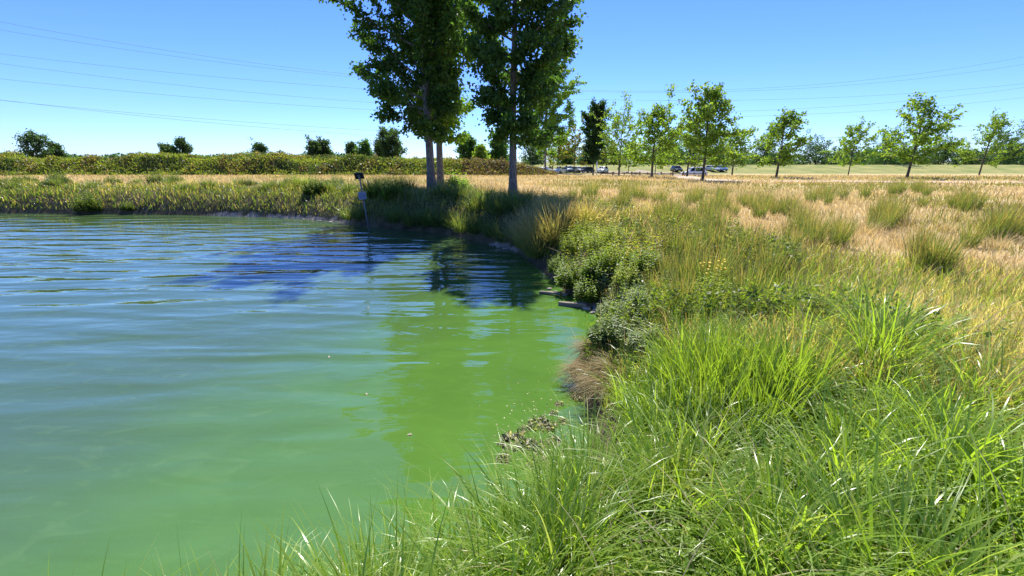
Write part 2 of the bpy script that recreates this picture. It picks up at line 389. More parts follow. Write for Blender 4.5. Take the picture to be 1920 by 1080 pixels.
def strip(name, pts, material, label, lift=0.012):
    """a ribbon laid on the terrain; pts: (x, y, half width)"""
    P = np.array(pts, float); t = np.linspace(0, len(P) - 1, 90); X = np.interp(t, np.arange(len(P)), P[:, 0]); Y = np.interp(t, np.arange(len(P)), P[:, 1]); Wd = np.interp(t, np.arange(len(P)), P[:, 2])
    tx, ty = np.gradient(X), np.gradient(Y); ln = np.hypot(tx, ty); nx_, ny_ = -ty / ln, tx / ln
    Wd = Wd * (0.85 + 0.3 * fbm(X * 0.5, Y * 0.5, 77))
    u = np.linspace(-1, 1, 7); V = []
    for k in u: x, y = X + nx_ * Wd * k, Y + ny_ * Wd * k; V.append(np.stack([x, y, height(x, y) + lift], -1))
    V = np.stack(V, 1); n, c, _ = V.shape
    a, b = np.meshgrid(np.arange(n - 1), np.arange(c - 1), indexing='ij')
    F = np.stack([a * c + b, (a + 1) * c + b, (a + 1) * c + b + 1, a * c + b + 1], -1)
    return tag(obj(name, quad_mesh(name, V, F), material), label, kind='structure')
M_PATH = simple('pale_dust_path', (0.52, 0.40, 0.29), 0.95, spec=0.1, var=0.25, scale=1.5, bump=0.4)
M_GRAVEL = simple('gravel_lot', (0.34, 0.28, 0.21), 0.95, spec=0.1, var=0.25, scale=0.8, bump=0.4)
pA = gt(1930, 342); pB = gt(1365, 339.5); pC = gt(1295, 335.5); pD = gt(1270, 330)
strip('path', [(pA[0], pA[1], 0.9), (pB[0], pB[1], 0.9), (pC[0], pC[1], 0.8), (pD[0], pD[1], 1.6), (17.5, 70, 2.2)], M_PATH, 'pale dusty footpath crossing the dry meadow')
strip('parking_lot', [(-4, 96, 14), (20, 96, 17), (34, 96, 17), (44, 96, 9)], M_GRAVEL, 'pale gravel car park beyond the young trees', 0.02)

# raised earth bank behind the meadow on the left
EMB_Y, EMB_W = 49.0, 9.0
EMB_X1 = gp(1040, 327, 0.9)[0] * 50 / gp(1040, 327, 0.9)[1]
def emb_h(x, y):
    v = (y - EMB_Y) / EMB_W
    prof = sstep(-0.02, 0.28, v) * (1 - sstep(0.72, 1.0, v))
    ex = np.interp(x, [-120, -8.2, -4.8, -0.8, 0.3, 2.6, 4.9], [1.9, 1.85, 1.75, 1.5, 0.85, 0.7, 0.0])
    return prof * ex * (0.55 + 0.85 * fbm(x * 0.22, y * 0.22, 41)) - 0.03
ex_ = np.arange(-110, 5.2, 0.3); ey_ = np.linspace(EMB_Y - 0.3, EMB_Y + EMB_W + 0.2, 34)
EX, EY = np.meshgrid(ex_, ey_); EZ = height(EX, EY) + emb_h(EX, EY)
ny2, nx2 = EX.shape; ii, jj = np.meshgrid(np.arange(ny2 - 1), np.arange(nx2 - 1), indexing='ij')
EF = np.stack([ii * nx2 + jj, ii * nx2 + jj + 1, (ii + 1) * nx2 + jj + 1, (ii + 1) * nx2 + jj], -1)
tag(obj('embankment', quad_mesh('embankment', np.stack([EX, EY, EZ], -1), EF), simple('embankment_soil', (0.13, 0.11, 0.055), 0.95, spec=0.1, var=0.35, scale=1.0, bump=0.6)),
    'long low earth embankment overgrown with brambles behind the meadow', kind='structure')

# ------------------------------------------------------------------ TREES
def make_tree(name, label, cat_group, base, H, seed, r0=0.15, crown=0.22, rad=lambda t: np.sin(np.pi * np.clip(t, 0, 1)) ** 0.7, width=2.0,
              nb=46, elev=(25, 55), twigs=6, n_leaf=12000, leaf=0.12, cols=None, asym=(0, 0), lean=(0, 0), sigma=0.22, bark_m=None, wob=0.12, lenj=(0.6, 1.1), leaf_mat=None, brown=None, cat='tree', flat=0.75, tpow=1.0):
    rng = np.random.default_rng(seed)
    root = empty(name, base); tag(root, label, cat, cat_group)
    k = 14; s = np.linspace(0, 1, k)
    wx = np.cumsum(rng.normal(0, wob, k)) * 0.35 * s; wy = np.cumsum(rng.normal(0, wob, k)) * 0.35 * s
    TP = np.stack([lean[0] * s * H + wx, lean[1] * s * H + wy, s * H * 0.985 - 0.08], -1)
    TR = r0 * (1 - s) ** 0.85 + 0.012; TR[0] *= 1.35
    acc = Acc(); V, F = tubes(TP[None], TR[None], 10); acc.add(V, F, np.array((0.2, 0.17, 0.14)))
    # limbs
    t = np.clip((np.arange(nb) + rng.uniform(0, 1, nb)) / nb, 0, 0.985)           # 0 at crown base, 1 at top
    hz = (crown + (1 - crown) * t * 0.985)
    az = np.arange(nb) * 2.39996 + rng.normal(0, 0.5, nb)
    Rm = width * rad(t) * (1 + asym[0] * np.cos(az - asym[1])) * rng.uniform(lenj[0], lenj[1], nb)
    el = np.radians(elev[0] + (elev[1] - elev[0]) * t + rng.normal(0, 7, nb))
    Lb = Rm / np.maximum(np.cos(el), 0.35)
    st = np.stack([np.interp(hz, s, TP[:, 0]), np.interp(hz, s, TP[:, 1]), np.interp(hz, s, TP[:, 2])], -1)
    m = 6; u = np.linspace(0, 1, m)
    curl = rng.normal(0.12, 0.16, nb)
    e2 = el[:, None] + curl[:, None] * u; azz = az[:, None] + rng.normal(0, 0.18, nb)[:, None] * u
    stp = (Lb / (m - 1))[:, None]
    dx = np.cos(e2) * np.cos(azz) * stp; dy = np.cos(e2) * np.sin(azz) * stp; dz = np.sin(e2) * stp
    dx[:, 0] = dy[:, 0] = dz[:, 0] = 0
    BP = st[:, None, :] + np.stack([np.cumsum(dx, 1), np.cumsum(dy, 1), np.cumsum(dz, 1)], -1)
    br0 = np.interp(hz, s, TR) * 0.42 * np.clip(Lb / (width + 1e-6), 0.35, 1)
    BR = br0[:, None] * (1 - u * 0.85) + 0.004
    V, F = tubes(BP, BR, 5); acc.add(V, F, np.array((0.2, 0.17, 0.14)))
    # twigs
    bi = np.repeat(np.arange(nb), twigs); q = rng.uniform(0.06, 1.0, len(bi)) ** 0.8
    fi = q * (m - 1); i0 = np.minimum(fi.astype(int), m - 2); ff = (fi - i0)[:, None]
    ts = BP[bi, i0] * (1 - ff) + BP[bi, i0 + 1] * ff
    td = unit(BP[bi, i0 + 1] - BP[bi, i0]) + rng.normal(0, 0.55, (len(bi), 3)) + np.array((0, 0, 0.12))
    td = unit(td); tl = (Lb[bi] * 0.33 * (1.15 - 0.55 * q) + 0.15) * rng.uniform(0.6, 1.25, len(bi))
    uu = np.linspace(0, 1, 4); sag = rng.normal(-0.02, 0.06, len(bi))
    TW = ts[:, None, :] + td[:, None, :] * (tl[:, None] * uu)[..., None]; TW[..., 2] += (sag * tl)[:, None] * uu ** 2 * 2
    TWR = (BR[bi, i0] * 0.5)[:, None] * (1 - 0.8 * uu) + 0.003
    V, F = tubes(TW, TWR, 4); acc.add(V, F, np.array((0.2, 0.17, 0.14)))
    tm = acc.mesh('trunk'); obj('trunk', tm, bark_m or M_BARK, root)
    # leaves
    wgt = tl ** tpow; wgt = wgt / wgt.sum(); li = rng.choice(len(bi), n_leaf, p=wgt); lq = rng.uniform(0.05, 1.08, n_leaf)
    P = TW[li, 0] + (TW[li, 3] - TW[li, 0]) * lq[:, None] + rng.normal(0, sigma, (n_leaf, 3)) * np.array((1, 1, flat))
    out = P - np.stack([np.interp(P[:, 2], TP[:, 2], TP[:, 0]), np.interp(P[:, 2], TP[:, 2], TP[:, 1]), P[:, 2]], -1)
    Dv = unit(out) * 0.5 + rng.normal(0, 0.7, (n_leaf, 3)) + np.array((0, 0, -0.35))
    sz = leaf * rng.uniform(0.7, 1.3, n_leaf)
    col = pal(rng, n_leaf, cols)
    if brown is not None:
        bx, by, bz, brad = brown
        msk = np.linalg.norm((P - np.array((bx, by, bz))) / np.array((brad, brad, brad * 1.6)), axis=1) < rng.uniform(0.5, 1.1, n_leaf)
        col[msk] = pal(rng, int(msk.sum()), [(0.19, 0.075, 0.025), (0.13, 0.06, 0.025)])
    V, F, cc = leaf1(rng, P, Dv, sz, sz * 0.82, col)
    obj('crown', quad_mesh('crown', V, F, cc), leaf_mat or M_LEAF, root)
    return root
def tree_px(name, label, group, bx, by, ty, seed, wpx=None, **kw):
    b = gt(bx, by)
    if wpx: kw['width'] = wpx * 1.2 * (b[1] * cp) / FPX; kw['leaf'] = max(kw.get('leaf', 0.17), b[1] * 0.0036); H = z_at(bx, ty, b[1]) - b[2]
    b[2] -= 0.05
    return make_tree(name, label, group, tuple(b), H, seed, **kw)

POP = [(0.040, 0.090, 0.024), (0.055, 0.118, 0.028), (0.072, 0.150, 0.032), (0.048, 0.10, 0.034)]
POP_SUNLIT = [(0.13, 0.23, 0.03), (0.16, 0.27, 0.04), (0.09, 0.17, 0.028)]  # same poplar leaves, lightened to paint sunlight into the two brighter crowns
OAK = [(0.12, 0.21, 0.03), (0.15, 0.25, 0.04), (0.085, 0.155, 0.028), (0.19, 0.25, 0.045)]
DARK = [(0.022, 0.055, 0.018), (0.032, 0.075, 0.022), (0.045, 0.09, 0.022)]
FAR = [(0.03, 0.065, 0.03), (0.042, 0.085, 0.032), (0.055, 0.10, 0.032)]
CON = [(0.05, 0.12, 0.022), (0.065, 0.15, 0.03), (0.04, 0.09, 0.022)]
prof_pop = lambda t: np.interp(t, [0, 0.06, 0.16, 0.34, 0.55, 0.75, 0.9, 1.0], [0.32, 0.62, 0.78, 0.98, 1.0, 0.86, 0.58, 0.2])
prof_pop2 = lambda t: np.interp(t, [0, 0.1, 0.3, 0.6, 0.8, 1.0], [0.55, 0.85, 0.9, 1.0, 0.75, 0.2])

b = gt(810, 357); make_tree('poplar_tree', 'tall dark-crowned poplar with grey trunk, front one of the leaning pair by the pond', 'poplars on the pond bank', tuple(b), 12.7, 11, r0=0.18, crown=0.17,
    rad=prof_pop, width=3.0, nb=70, elev=(14, 50), twigs=9, n_leaf=62000, leaf=0.135, cols=POP, asym=(0.42, math.pi), lean=(-0.018, 0.0), sigma=0.13)
b = gt(826, 352); make_tree('poplar_tree', 'sunlit brighter green poplar standing just behind its darker twin', 'poplars on the pond bank', tuple(b), 13.0, 12, r0=0.16, crown=0.165,
    rad=prof_pop2, width=2.0, nb=60, elev=(25, 58), twigs=8, n_leaf=27000, leaf=0.14, cols=POP_SUNLIT, asym=(0.3, 0.0), lean=(0.008, 0.0), sigma=0.14)
b = gt(962, 367); make_tree('poplar_tree', 'tall single poplar with straight trunk at the bend of the bank', 'poplars on the pond bank', tuple(b), 11.8, 13, r0=0.145, crown=0.165,
    rad=prof_pop2, width=2.05, nb=72, elev=(14, 50), twigs=8, n_leaf=52000, leaf=0.125, cols=POP, asym=(0.12, 0.3), lean=(-0.003, 0.0), sigma=0.12)
b = gt(1022, 329)
tree_px('poplar_tree', 'bright green leafy poplar with a dead brown branch, behind the single poplar', 'poplars on the pond bank', 1022, 329, 118, 14, r0=0.19, crown=0.2,
    rad=prof_pop2, wpx=40, nb=60, elev=(18, 50), twigs=7, n_leaf=24000, leaf=0.2, cols=POP_SUNLIT, asym=(0.3, 0.0), sigma=0.2, brown=(0.2, -2.4, 6.4, 0.8))
G = 'young trees planted along the car park'
prof_oak = lambda t: np.interp(t, [0, 0.12, 0.35, 0.6, 0.82, 1.0], [0.7, 1.05, 0.92, 0.62, 0.36, 0.08])
def oak(bx, by, ty, seed, label, w=2.0, n=5200, cols=OAK, name='young_oak_tree', nb=34, **kw):
    k = dict(r0=0.085, crown=0.24, rad=prof_oak, wpx=w, nb=nb, elev=(4, 62), twigs=7, n_leaf=int(n * 0.72), leaf=0.17, sigma=0.12, flat=0.45, tpow=1.8, bark_m=M_BARK2, lenj=(0.45, 1.15)); k.update(kw)
    return tree_px(name, label, G, bx, by, ty, seed, cols=cols, **k)
oak(1317, 339, 163, 21, 'tallest young oak with layered branches in front of the white car', 50, 7200, nb=40)
oak(1222, 333, 206, 22, 'bushy bright green young oak with a thin bare leader', 50, 6400)
oak(1160, 331, 243, 23, 'light green young oak with a flat open top', 44, 4300, rad=lambda t: np.interp(t, [0, 0.3, 0.7, 1], [0.7, 0.8, 1.0, 0.75]), crown=0.32)
oak(1076, 326, 232, 24, 'thin young tree with sparse yellowing leaves', 36, 1900, cols=[(0.13, 0.14, 0.03), (0.10, 0.14, 0.03), (0.17, 0.12, 0.03)], nb=26, leaf=0.2)
oak(1046, 323.5, 262, 25, 'small yellow-green tree half hidden by the bright poplar', 42, 3600, cols=[(0.13, 0.18, 0.03), (0.10, 0.16, 0.03), (0.2, 0.15, 0.03)], leaf=0.22)
tree_px('hornbeam_tree', 'compact dark green egg-shaped tree among the paler young oaks', G, 1112, 328, 213, 26, r0=0.15, crown=0.24, rad=lambda t: np.interp(t, [0, 0.2, 0.5, 0.8, 1], [0.5, 0.95, 1.0, 0.7, 0.25]),
        wpx=19, nb=60, elev=(40, 70), twigs=7, n_leaf=15000, leaf=0.16, cols=DARK, sigma=0.2, bark_m=M_BARK2)
oak(1136, 324, 262, 27, 'small pale green tree just right of the dark egg-shaped tree', 32, 2600, leaf=0.22, cols=[(0.12, 0.19, 0.03), (0.09, 0.16, 0.03), (0.2, 0.17, 0.03)])
oak(1178, 324.5, 268, 28, 'small bright young tree behind the flat-topped oak', 32, 2800, leaf=0.22)
oak(1228, 327, 262, 29, 'low leafy tree directly behind the bushy bright oak', 42, 3600, leaf=0.21)
oak(1288, 331, 232, 30, 'smaller young oak left of the tallest oak', 42, 4600)
oak(1372, 330, 250, 31, 'spreading young oak at the footpath right of the tallest oak', 42, 4600)
oak(1455, 334, 215, 32, 'young oak with drooping lower branches beside the footpath', 46, 5200)
oak(1590, 329, 236, 33, 'narrow pale young oak beyond the footpath', 38, 4200)
oak(1700, 335, 190, 34, 'tall open young oak above the footpath', 50, 6000, nb=38)
oak(1835, 330, 226, 35, 'rounded young oak farthest along the footpath', 48, 5200)

# trees behind the embankment
G2 = 'trees rising behind the embankment'
def far_tree(px, top, dist, w_px, seed, label, cols=FAR, n=4200, name='distant_tree', prof=None, cr=0.1, group=G2, el=(10, 55), base_z=0.3):
    d = ray(px, 300); x = d[0] / d[1] * dist
    dep = dist * cp; H = z_at(px, top, dist) - base_z; w = w_px / 2 * dep / FPX
    return make_tree(name, label, group, (x, dist, base_z), H, seed, r0=0.16, crown=cr, rad=prof or (lambda t: np.interp(t, [0, 0.3, 0.6, 0.85, 1], [0.8, 1.0, 0.95, 0.65, 0.25])),
                     width=w, nb=46, elev=el, twigs=6, n_leaf=n, leaf=0.30, cols=cols, sigma=0.26, bark_m=M_BARK2)
far_tree(592, 268, 92, 24, 41, 'small dark rounded tree poking over the embankment, left one of two')
far_tree(610, 267, 94, 30, 42, 'dark spiky-topped tree poking over the embankment beside a rounder one')
far_tree(662, 272, 92, 20, 43, 'smallest dark tree above the embankment crest')
far_tree(684, 270, 90, 30, 44, 'lighter green pointed tree above the embankment left of the big dome', cols=CON)
far_tree(736, 252, 86, 46, 45, 'large dark dome-shaped tree above the embankment', n=8000)
far_tree(716, 268, 88, 26, 46, 'small dark tree nestled against the big domed tree')
far_tree(880, 260, 72, 34, 47, 'dark green leafy tree between the poplar trunks', cols=CON, n=5600)
far_tree(900, 274, 68, 34, 48, 'low light green cone-shaped tree between the poplar trunks', cols=OAK, n=4600, prof=lambda t: np.interp(t, [0, 1], [1, 0.1]))
far_tree(935, 264, 72, 40, 49, 'green tree directly behind the single poplar trunk', cols=CON, n=5000)
for i, (px, tp, ds, w, lab) in enumerate([(70, 260, 95, 44, 'broad dark tree over the embankment near its outer end'), (108, 272, 99, 24, 'short dark tree over the embankment next to a broad one'),
        (318, 274, 96, 26, 'low grey-green tree over the embankment beside a pointed one'), (342, 264, 92, 30, 'pointed dark green tree over the embankment'), (490, 275, 99, 30, 'round low tree over the embankment crest, apart from the others')]):
    far_tree(px, tp, ds, w, 60 + i, lab)

# far wood along the horizon: one mass
rng = np.random.default_rng(5)
acc = Acc()
for k in range(150):
    x = rng.uniform(-330, 330); y = rng.uniform(170, 260); hh = rng.uniform(4.5, 8.5) * (0.7 + 0.5 * vnoise(x * 0.02, 3.3, 8)); ww = rng.uniform(5, 9)
    if x < -10: hh *= 0.75
    n = 520; dirs = unit(rng.normal(size=(n, 3))); rr = rng.uniform(0.55, 1.0, n)[:, None] * (0.8 + 0.4 * rng.uniform(size=(n, 1)))
    P = dirs * rr * np.array((ww, ww * 0.7, hh * 0.55)) + np.array((x, y, hh * 0.5))
    P = P[P[:, 2] > 0]
    V, F, cc = leaf1(rng, P, rng.normal(size=P.shape), np.full(len(P), 1.1), np.full(len(P), 0.95), pal(rng, len(P), [(0.035, 0.075, 0.04), (0.05, 0.095, 0.045), (0.065, 0.11, 0.05)]))
    acc.add(V, F, cc)
tag(obj('far_woodland', acc.mesh('far_woodland'), M_LEAF), 'dark green wood along the horizon behind the car park', kind='stuff')
# nearer dark trees behind the car park
G3 = 'dense trees behind the car park'
for i, (px, tp, ds, w, lab) in enumerate([(1255, 278, 128, 70, 'dark dense tree behind the bushy bright oak'), (1345, 268, 128, 80, 'dark dense tree behind the white car'), (1300, 276, 132, 60, 'dense mid-green tree behind the white car roof'),
        (1062, 290, 130, 40, 'low dark bush-like tree beyond the parked cars'), (1000, 286, 128, 56, 'light green rounded tree seen past the single poplar trunk'), (1102, 291, 132, 34, 'low dark tree beyond the dark egg-shaped tree'),
        (1152, 293, 132, 34, 'low dark tree beyond the flat-topped oak'), (1430, 276, 130, 70, 'dense dark tree beyond the drooping young oak'), (1530, 282, 132, 80, 'wide dense tree beyond the footpath'),
        (1660, 272, 128, 80, 'dense dark tree left of the tall open oak'), (1770, 280, 130, 70, 'dense tree between the last two young oaks'), (1890, 270, 128, 80, 'dense dark tree at the far end of the car park')]):
    far_tree(px, tp, ds, w, 80 + i, lab, n=4600, name='dense_tree', cr=0.05, group=G3, cols=FAR if i % 3 else CON, base_z=0.9)

# ------------------------------------------------------------------ POST WITH SOLAR PANEL, standing in the pond
M_STEEL = simple('galvanised_steel', (0.17, 0.18, 0.20), 0.5, 0.4, var=0.15, scale=30)
M_BLACKP = simple('black_plastic', (0.02, 0.022, 0.028), 0.35, var=0.2)
M_CELL = simple('solar_cell', (0.012, 0.016, 0.04), 0.15, var=0.3, scale=60)
M_GREYBOX = simple('grey_cabinet', (0.34, 0.38, 0.45), 0.5, var=0.08)
def post():
    p = gp(692, 432, 0.0); y = p[1]
    root = empty('monitoring_post', (p[0], y, 0)); tag(root, 'thin leaning metal post with small solar panel and grey box, standing in the pond', 'post')
    zt = z_at(674, 333, y); xt = ray(674, 333)[0] / ray(674, 333)[1] * y - p[0]
    top = Vector((xt, 0.0, zt)); bot = Vector((-xt * 0.35, 0, -zt * 0.35)); ax = (top - bot).normalized()
    obj('pole', bm_mesh('pole', lambda bm: cyl(bm, bot, top, 0.026, 0.022, 14), smooth=True), M_STEEL, root)
    Q = Matrix.Translation(top + ax * 0.06) @ Matrix.Rotation(math.atan2(xt, zt), 4, 'Y') @ Matrix.Rotation(R(30), 4, 'X')
    pan = obj('solar_panel', bm_mesh('solar_panel', lambda bm: box(bm, (-0.16, -0.018, -0.12), (0.16, 0.018, 0.12), Q), 0.004), M_BLACKP, root)
    for r_ in range(2):
        for c_ in range(3):
            obj('cell', bm_mesh('cell', lambda bm: box(bm, (-0.14 + c_ * 0.095, 0.0195, -0.10 + r_ * 0.102), (-0.14 + c_ * 0.095 + 0.09, 0.021, -0.10 + r_ * 0.102 + 0.097), Q)), M_CELL, pan)
    obj('bracket', bm_mesh('bracket', lambda bm: (cyl(bm, top - ax * 0.09, top + ax * 0.05, 0.032, 0.032, 12), box(bm, (-0.04, -0.05, -0.05), (0.04, -0.014, 0.05), Q))), M_STEEL, root)
    zb = z_at(683, 367, y); q = zb / zt; cb = Vector((xt * q, -0.085, zb))
    QB = Matrix.Translation(cb) @ ax.to_track_quat('Z', 'Y').to_matrix().to_4x4()
    QB = Matrix.Translation(cb) @ Matrix.Rotation(math.atan2(xt, zt), 4, 'Y') @ Matrix.Rotation(R(14), 4, 'Z')
    bx = obj('cabinet', bm_mesh('cabinet', lambda bm: box(bm, (-0.115, -0.055, -0.12), (0.145, 0.055, 0.12), QB), 0.008), M_GREYBOX, root)
    obj('cabinet_door', bm_mesh('cabinet_door', lambda bm: box(bm, (-0.092, -0.066, -0.098), (0.122, -0.057, 0.098), QB), 0.003), simple('cabinet_front', (0.16, 0.20, 0.30), 0.4), bx)
    obj('rain_hood', bm_mesh('rain_hood', lambda bm: box(bm, (-0.125, -0.085, 0.123), (0.155, 0.06, 0.136), QB), 0.003), M_GREYBOX, bx)
    obj('latch', bm_mesh('latch', lambda bm: cyl(bm, QB @ Vector((0.10, -0.067, 0)), QB @ Vector((0.10, -0.078, 0)), 0.014)), M_BLACKP, bx)
    for dz in (-0.09, 0.09):
        obj('clamp', bm_mesh('clamp', lambda bm: cyl(bm, Vector((xt * q, 0, zb)) + ax * (dz - 0.012), Vector((xt * q, 0, zb)) + ax * (dz + 0.012), 0.036)), M_STEEL, root)
post()

# ------------------------------------------------------------------ POWER LINES
M_WIRE = simple('aluminium_wire', (0.22, 0.24, 0.27), 0.5, 0.3, var=0.05)
WIRES = [((555, 128), (690, 143), (1365, 168), 'topmost power cable crossing the sky'), ((555, 133.5), (690, 147), (1365, 171.5), 'power cable hanging just under the topmost one'),
         ((555, 157), (690, 167), (1365, 188), 'third power cable from the top'), ((555, 181), (710, 193), (1365, 209), 'fourth power cable from the top, middle of the seven'),
         ((555, 197), (710, 206.5), (1365, 219), 'power cable third from the bottom'), ((555, 235.5), (745, 247), (1365, 262), 'power cable second from the bottom'),
         ((555, 244), (745, 257), (1365, 268), 'lowest power cable, closest above the embankment trees')]
for wi, (a, b_, c_, lab) in enumerate(WIRES):
    y0, sl = 150.0 + wi * 1.2, 0.18                         # line of the cables on the plan: y = y0 + sl * x
    pts = []
    for px, py in (a, b_, c_):
        d = ray(px, py); t = y0 / (d[1] - sl * d[0]); pts.append((d[0] * t, CAM_Z + d[2] * t))
    cf = np.polyfit([p[0] for p in pts], [p[1] for p in pts], 2)
    X = np.linspace(-180, 260, 80); P = np.stack([X, y0 + sl * X, np.polyval(cf, X)], -1)
    V, F = tubes(P[None], np.full((1, 80), 0.03), 5)
    tag(obj('power_cable', quad_mesh('power_cable', V, F), M_WIRE), lab, 'power cable', 'overhead power cables')

# ------------------------------------------------------------------ CARS, FENCE, POSTS at the car park
M_GLASS = simple('car_glass', (0.02, 0.03, 0.04), 0.06, spec=0.6, var=0.1)
M_TYRE = simple('tyre_rubber', (0.02, 0.02, 0.02), 0.85)
M_RIM = simple('alloy_rim', (0.45, 0.46, 0.48), 0.35, 0.8)
M_HEAD = simple('headlight_glass', (0.7, 0.72, 0.75), 0.1)
M_TAIL = simple('tail_light', (0.35, 0.01, 0.01), 0.2)
def car_paint(col):
    m = simple('car_paint', col, 0.25, 0.0, 0.5, 0.04); return m
def make_car(px, py, dist, rz, col, label, tall=1.0, L=4.2):
    d = ray(px, 320); x = d[0] / d[1] * dist
    root = empty('parked_car', (x, dist, float(height(np.array([x]), np.array([dist]))[0]) + 0.02), rz); tag(root, label, 'car', 'cars parked beyond the trees')
    H = 1.45 * tall; w = 0.86; h2 = L / 2; pm = car_paint(col)
    low = [(-h2, 0.30), (-h2 + 0.05, 0.72), (-h2 + 0.25, 0.90), (h2 - 1.15, 0.92), (h2 - 0.25, 0.76), (h2, 0.55), (h2 - 0.04, 0.28)]
    cab = [(-h2 + 0.22, 0.895), (-h2 + 0.62, H - 0.06), (-h2 + 0.95, H), (0.15, H), (0.55, H - 0.07), (h2 - 1.1, 0.915)]
    def prism(bm, prof, wl, wt):
        zmin = min(p[1] for p in prof); zmax = max(p[1] for p in prof)
        A = []; B = []
        for (px_, pz) in prof:
            q = (pz - zmin) / (zmax - zmin); ww = wl * (1 - q) + wt * q
            A.append(bm.verts.new((px_, -ww, pz))); B.append(bm.verts.new((px_, ww, pz)))
        n = len(prof); bm.faces.new(A); bm.faces.new(B[::-1])
        for k in range(n): bm.faces.new((A[k], B[k], B[(k + 1) % n], A[(k + 1) % n]))
        bmesh.ops.recalc_face_normals(bm, faces=bm.faces)
    body = obj('body', bm_mesh('body', lambda bm: (prism(bm, low, w, w * 0.97)), 0.05, True), pm, root)
    obj('cabin', bm_mesh('cabin', lambda bm: prism(bm, cab, w * 0.94, w * 0.72), 0.04, True), pm, root)
    for s in (-1, 1):
        def sidewin(bm, x0, x1, x2, x3):
            z0, z1 = 0.97, H - 0.13
            def yy(z): q = (z - 0.895) / (H - 0.895); return s * (w * 0.94 * (1 - q) + w * 0.72 * q + 0.006)
            vs = [bm.verts.new((x0, yy(z0), z0)), bm.verts.new((x1, yy(z0), z0)), bm.verts.new((x2, yy(z1), z1)), bm.verts.new((x3, yy(z1), z1))]
            f = bm.faces.new(vs); bmesh.ops.solidify(bm, geom=[f], thickness=0.008)
        obj('side_window', bm_mesh('side_window', lambda bm: sidewin(bm, -h2 + 0.5, -0.08, -0.08, -h2 + 0.80)), M_GLASS, root)
        obj('side_window', bm_mesh('side_window', lambda bm: sidewin(bm, 0.0, h2 - 1.32, 0.42, 0.0)), M_GLASS, root)
        obj('headlight', bm_mesh('headlight', lambda bm: box(bm, (h2 - 0.16, s * 0.62 - 0.16, 0.56), (h2 + 0.005, s * 0.62 + 0.16, 0.68)), 0.02), M_HEAD, root)
        obj('tail_light', bm_mesh('tail_light', lambda bm: box(bm, (-h2 - 0.01, s * 0.70 - 0.1, 0.62), (-h2 + 0.12, s * 0.70 + 0.1, 0.82)), 0.02), M_TAIL, root)
        obj('mirror', bm_mesh('mirror', lambda bm: box(bm, (h2 - 1.45, s * 0.94 - 0.08, 0.93), (h2 - 1.33, s * 0.94 + 0.08, 1.06)), 0.02), pm, root)
        for wx in (-h2 + 0.78, h2 - 0.82):
            wh = obj('wheel', bm_mesh('wheel', lambda bm: cyl(bm, (wx, s * 0.68, 0.31), (wx, s * 0.885, 0.31), 0.31, 0.31, 20), 0.0, False), M_TYRE, root)
            obj('rim', bm_mesh('rim', lambda bm: cyl(bm, (wx, s * 0.86, 0.31), (wx, s * 0.895, 0.31), 0.20, 0.18, 12)), M_RIM, wh)
    def screen(bm, xa, za, xb, zb, push):
        def ww(z): q = (z - 0.895) / (H - 0.895); return w * 0.94 * (1 - q) + w * 0.72 * q - 0.06
        vs = [bm.verts.new((xa + push, -ww(za), za)), bm.verts.new((xa + push, ww(za), za)), bm.verts.new((xb + push, ww(zb), zb)), bm.verts.new((xb + push, -ww(zb), zb))]
        bmesh.ops.solidify(bm, geom=[bm.faces.new(vs)], thickness=0.008)
    obj('windscreen', bm_mesh('windscreen', lambda bm: screen(bm, h2 - 1.2, 0.97, 0.60, H - 0.10, 0.02)), M_GLASS, root)
    obj('rear_window', bm_mesh('rear_window', lambda bm: screen(bm, -h2 + 0.26, 0.98, -h2 + 0.57, H - 0.12, -0.02)), M_GLASS, root)
    return root
W_, S_, B_, K_ = (0.80, 0.80, 0.79), (0.42, 0.44, 0.46), (0.09, 0.16, 0.30), (0.03, 0.032, 0.036)
make_car(1301, 318, 80, R(170), W_, 'white people carrier parked beside the tallest young oak', 1.15, 4.4)
for px, ds, rz, cc, lab in [(1016, 92, -100, S_, 'silver car partly behind the brown mound'), (1030, 94, -80, W_, 'white car right of the bright poplar trunk'), (1051, 93, -130, W_, 'white car beside the thin trunk of the small yellow-green tree'),
        (1066, 96, -90, B_, 'blue-grey car right of a white one'), (1083, 94, -60, S_, 'silver-grey car right of the thin yellowing tree'), (1098, 93, -150, K_, 'black car left of the dark egg-shaped tree'),
        (1130, 94, -120, W_, 'white car right of the dark egg-shaped tree'), (1268, 96, -90, K_, 'black car left of the white people carrier'), (1335, 97, -80, S_, 'silver car right of the tallest young oak'),
        (1352, 97, -95, B_, 'dark blue car right of the silver one')]:
    make_car(px, 318, ds + 14, R(rz), cc, lab)
M_WOOD = simple('weathered_timber', (0.14, 0.10, 0.07), 0.9, var=0.3, scale=8, bump=0.4)
def hz(x, y): return float(height(np.array([x]), np.array([y]))[0])
def rail_fence():
    x0, x1, y = 14.5, 32.0, 73.0
    root = empty('rail_fence', (x0, y, 0)); tag(root, 'low dark timber rail fence along the edge of the car park', 'fence')
    xs = np.arange(x0, x1, 1.9); zz = [hz(x, y) for x in xs]
    for x, z in zip(xs, zz): obj('post', bm_mesh('post', lambda bm: box(bm, (x - x0 - 0.07, -0.07, z - 0.3), (x - x0 + 0.07, 0.07, z + 0.72)), 0.01), M_WOOD, root)
    for k in range(len(xs) - 1):
        obj('rail', bm_mesh('rail', lambda bm: cyl(bm, (xs[k] - x0, -0.11, zz[k] + 0.55), (xs[k + 1] - x0 - 0.01, -0.11, zz[k + 1] + 0.55), 0.06, 0.06, 8), smooth=True), M_WOOD, root)
rail_fence()
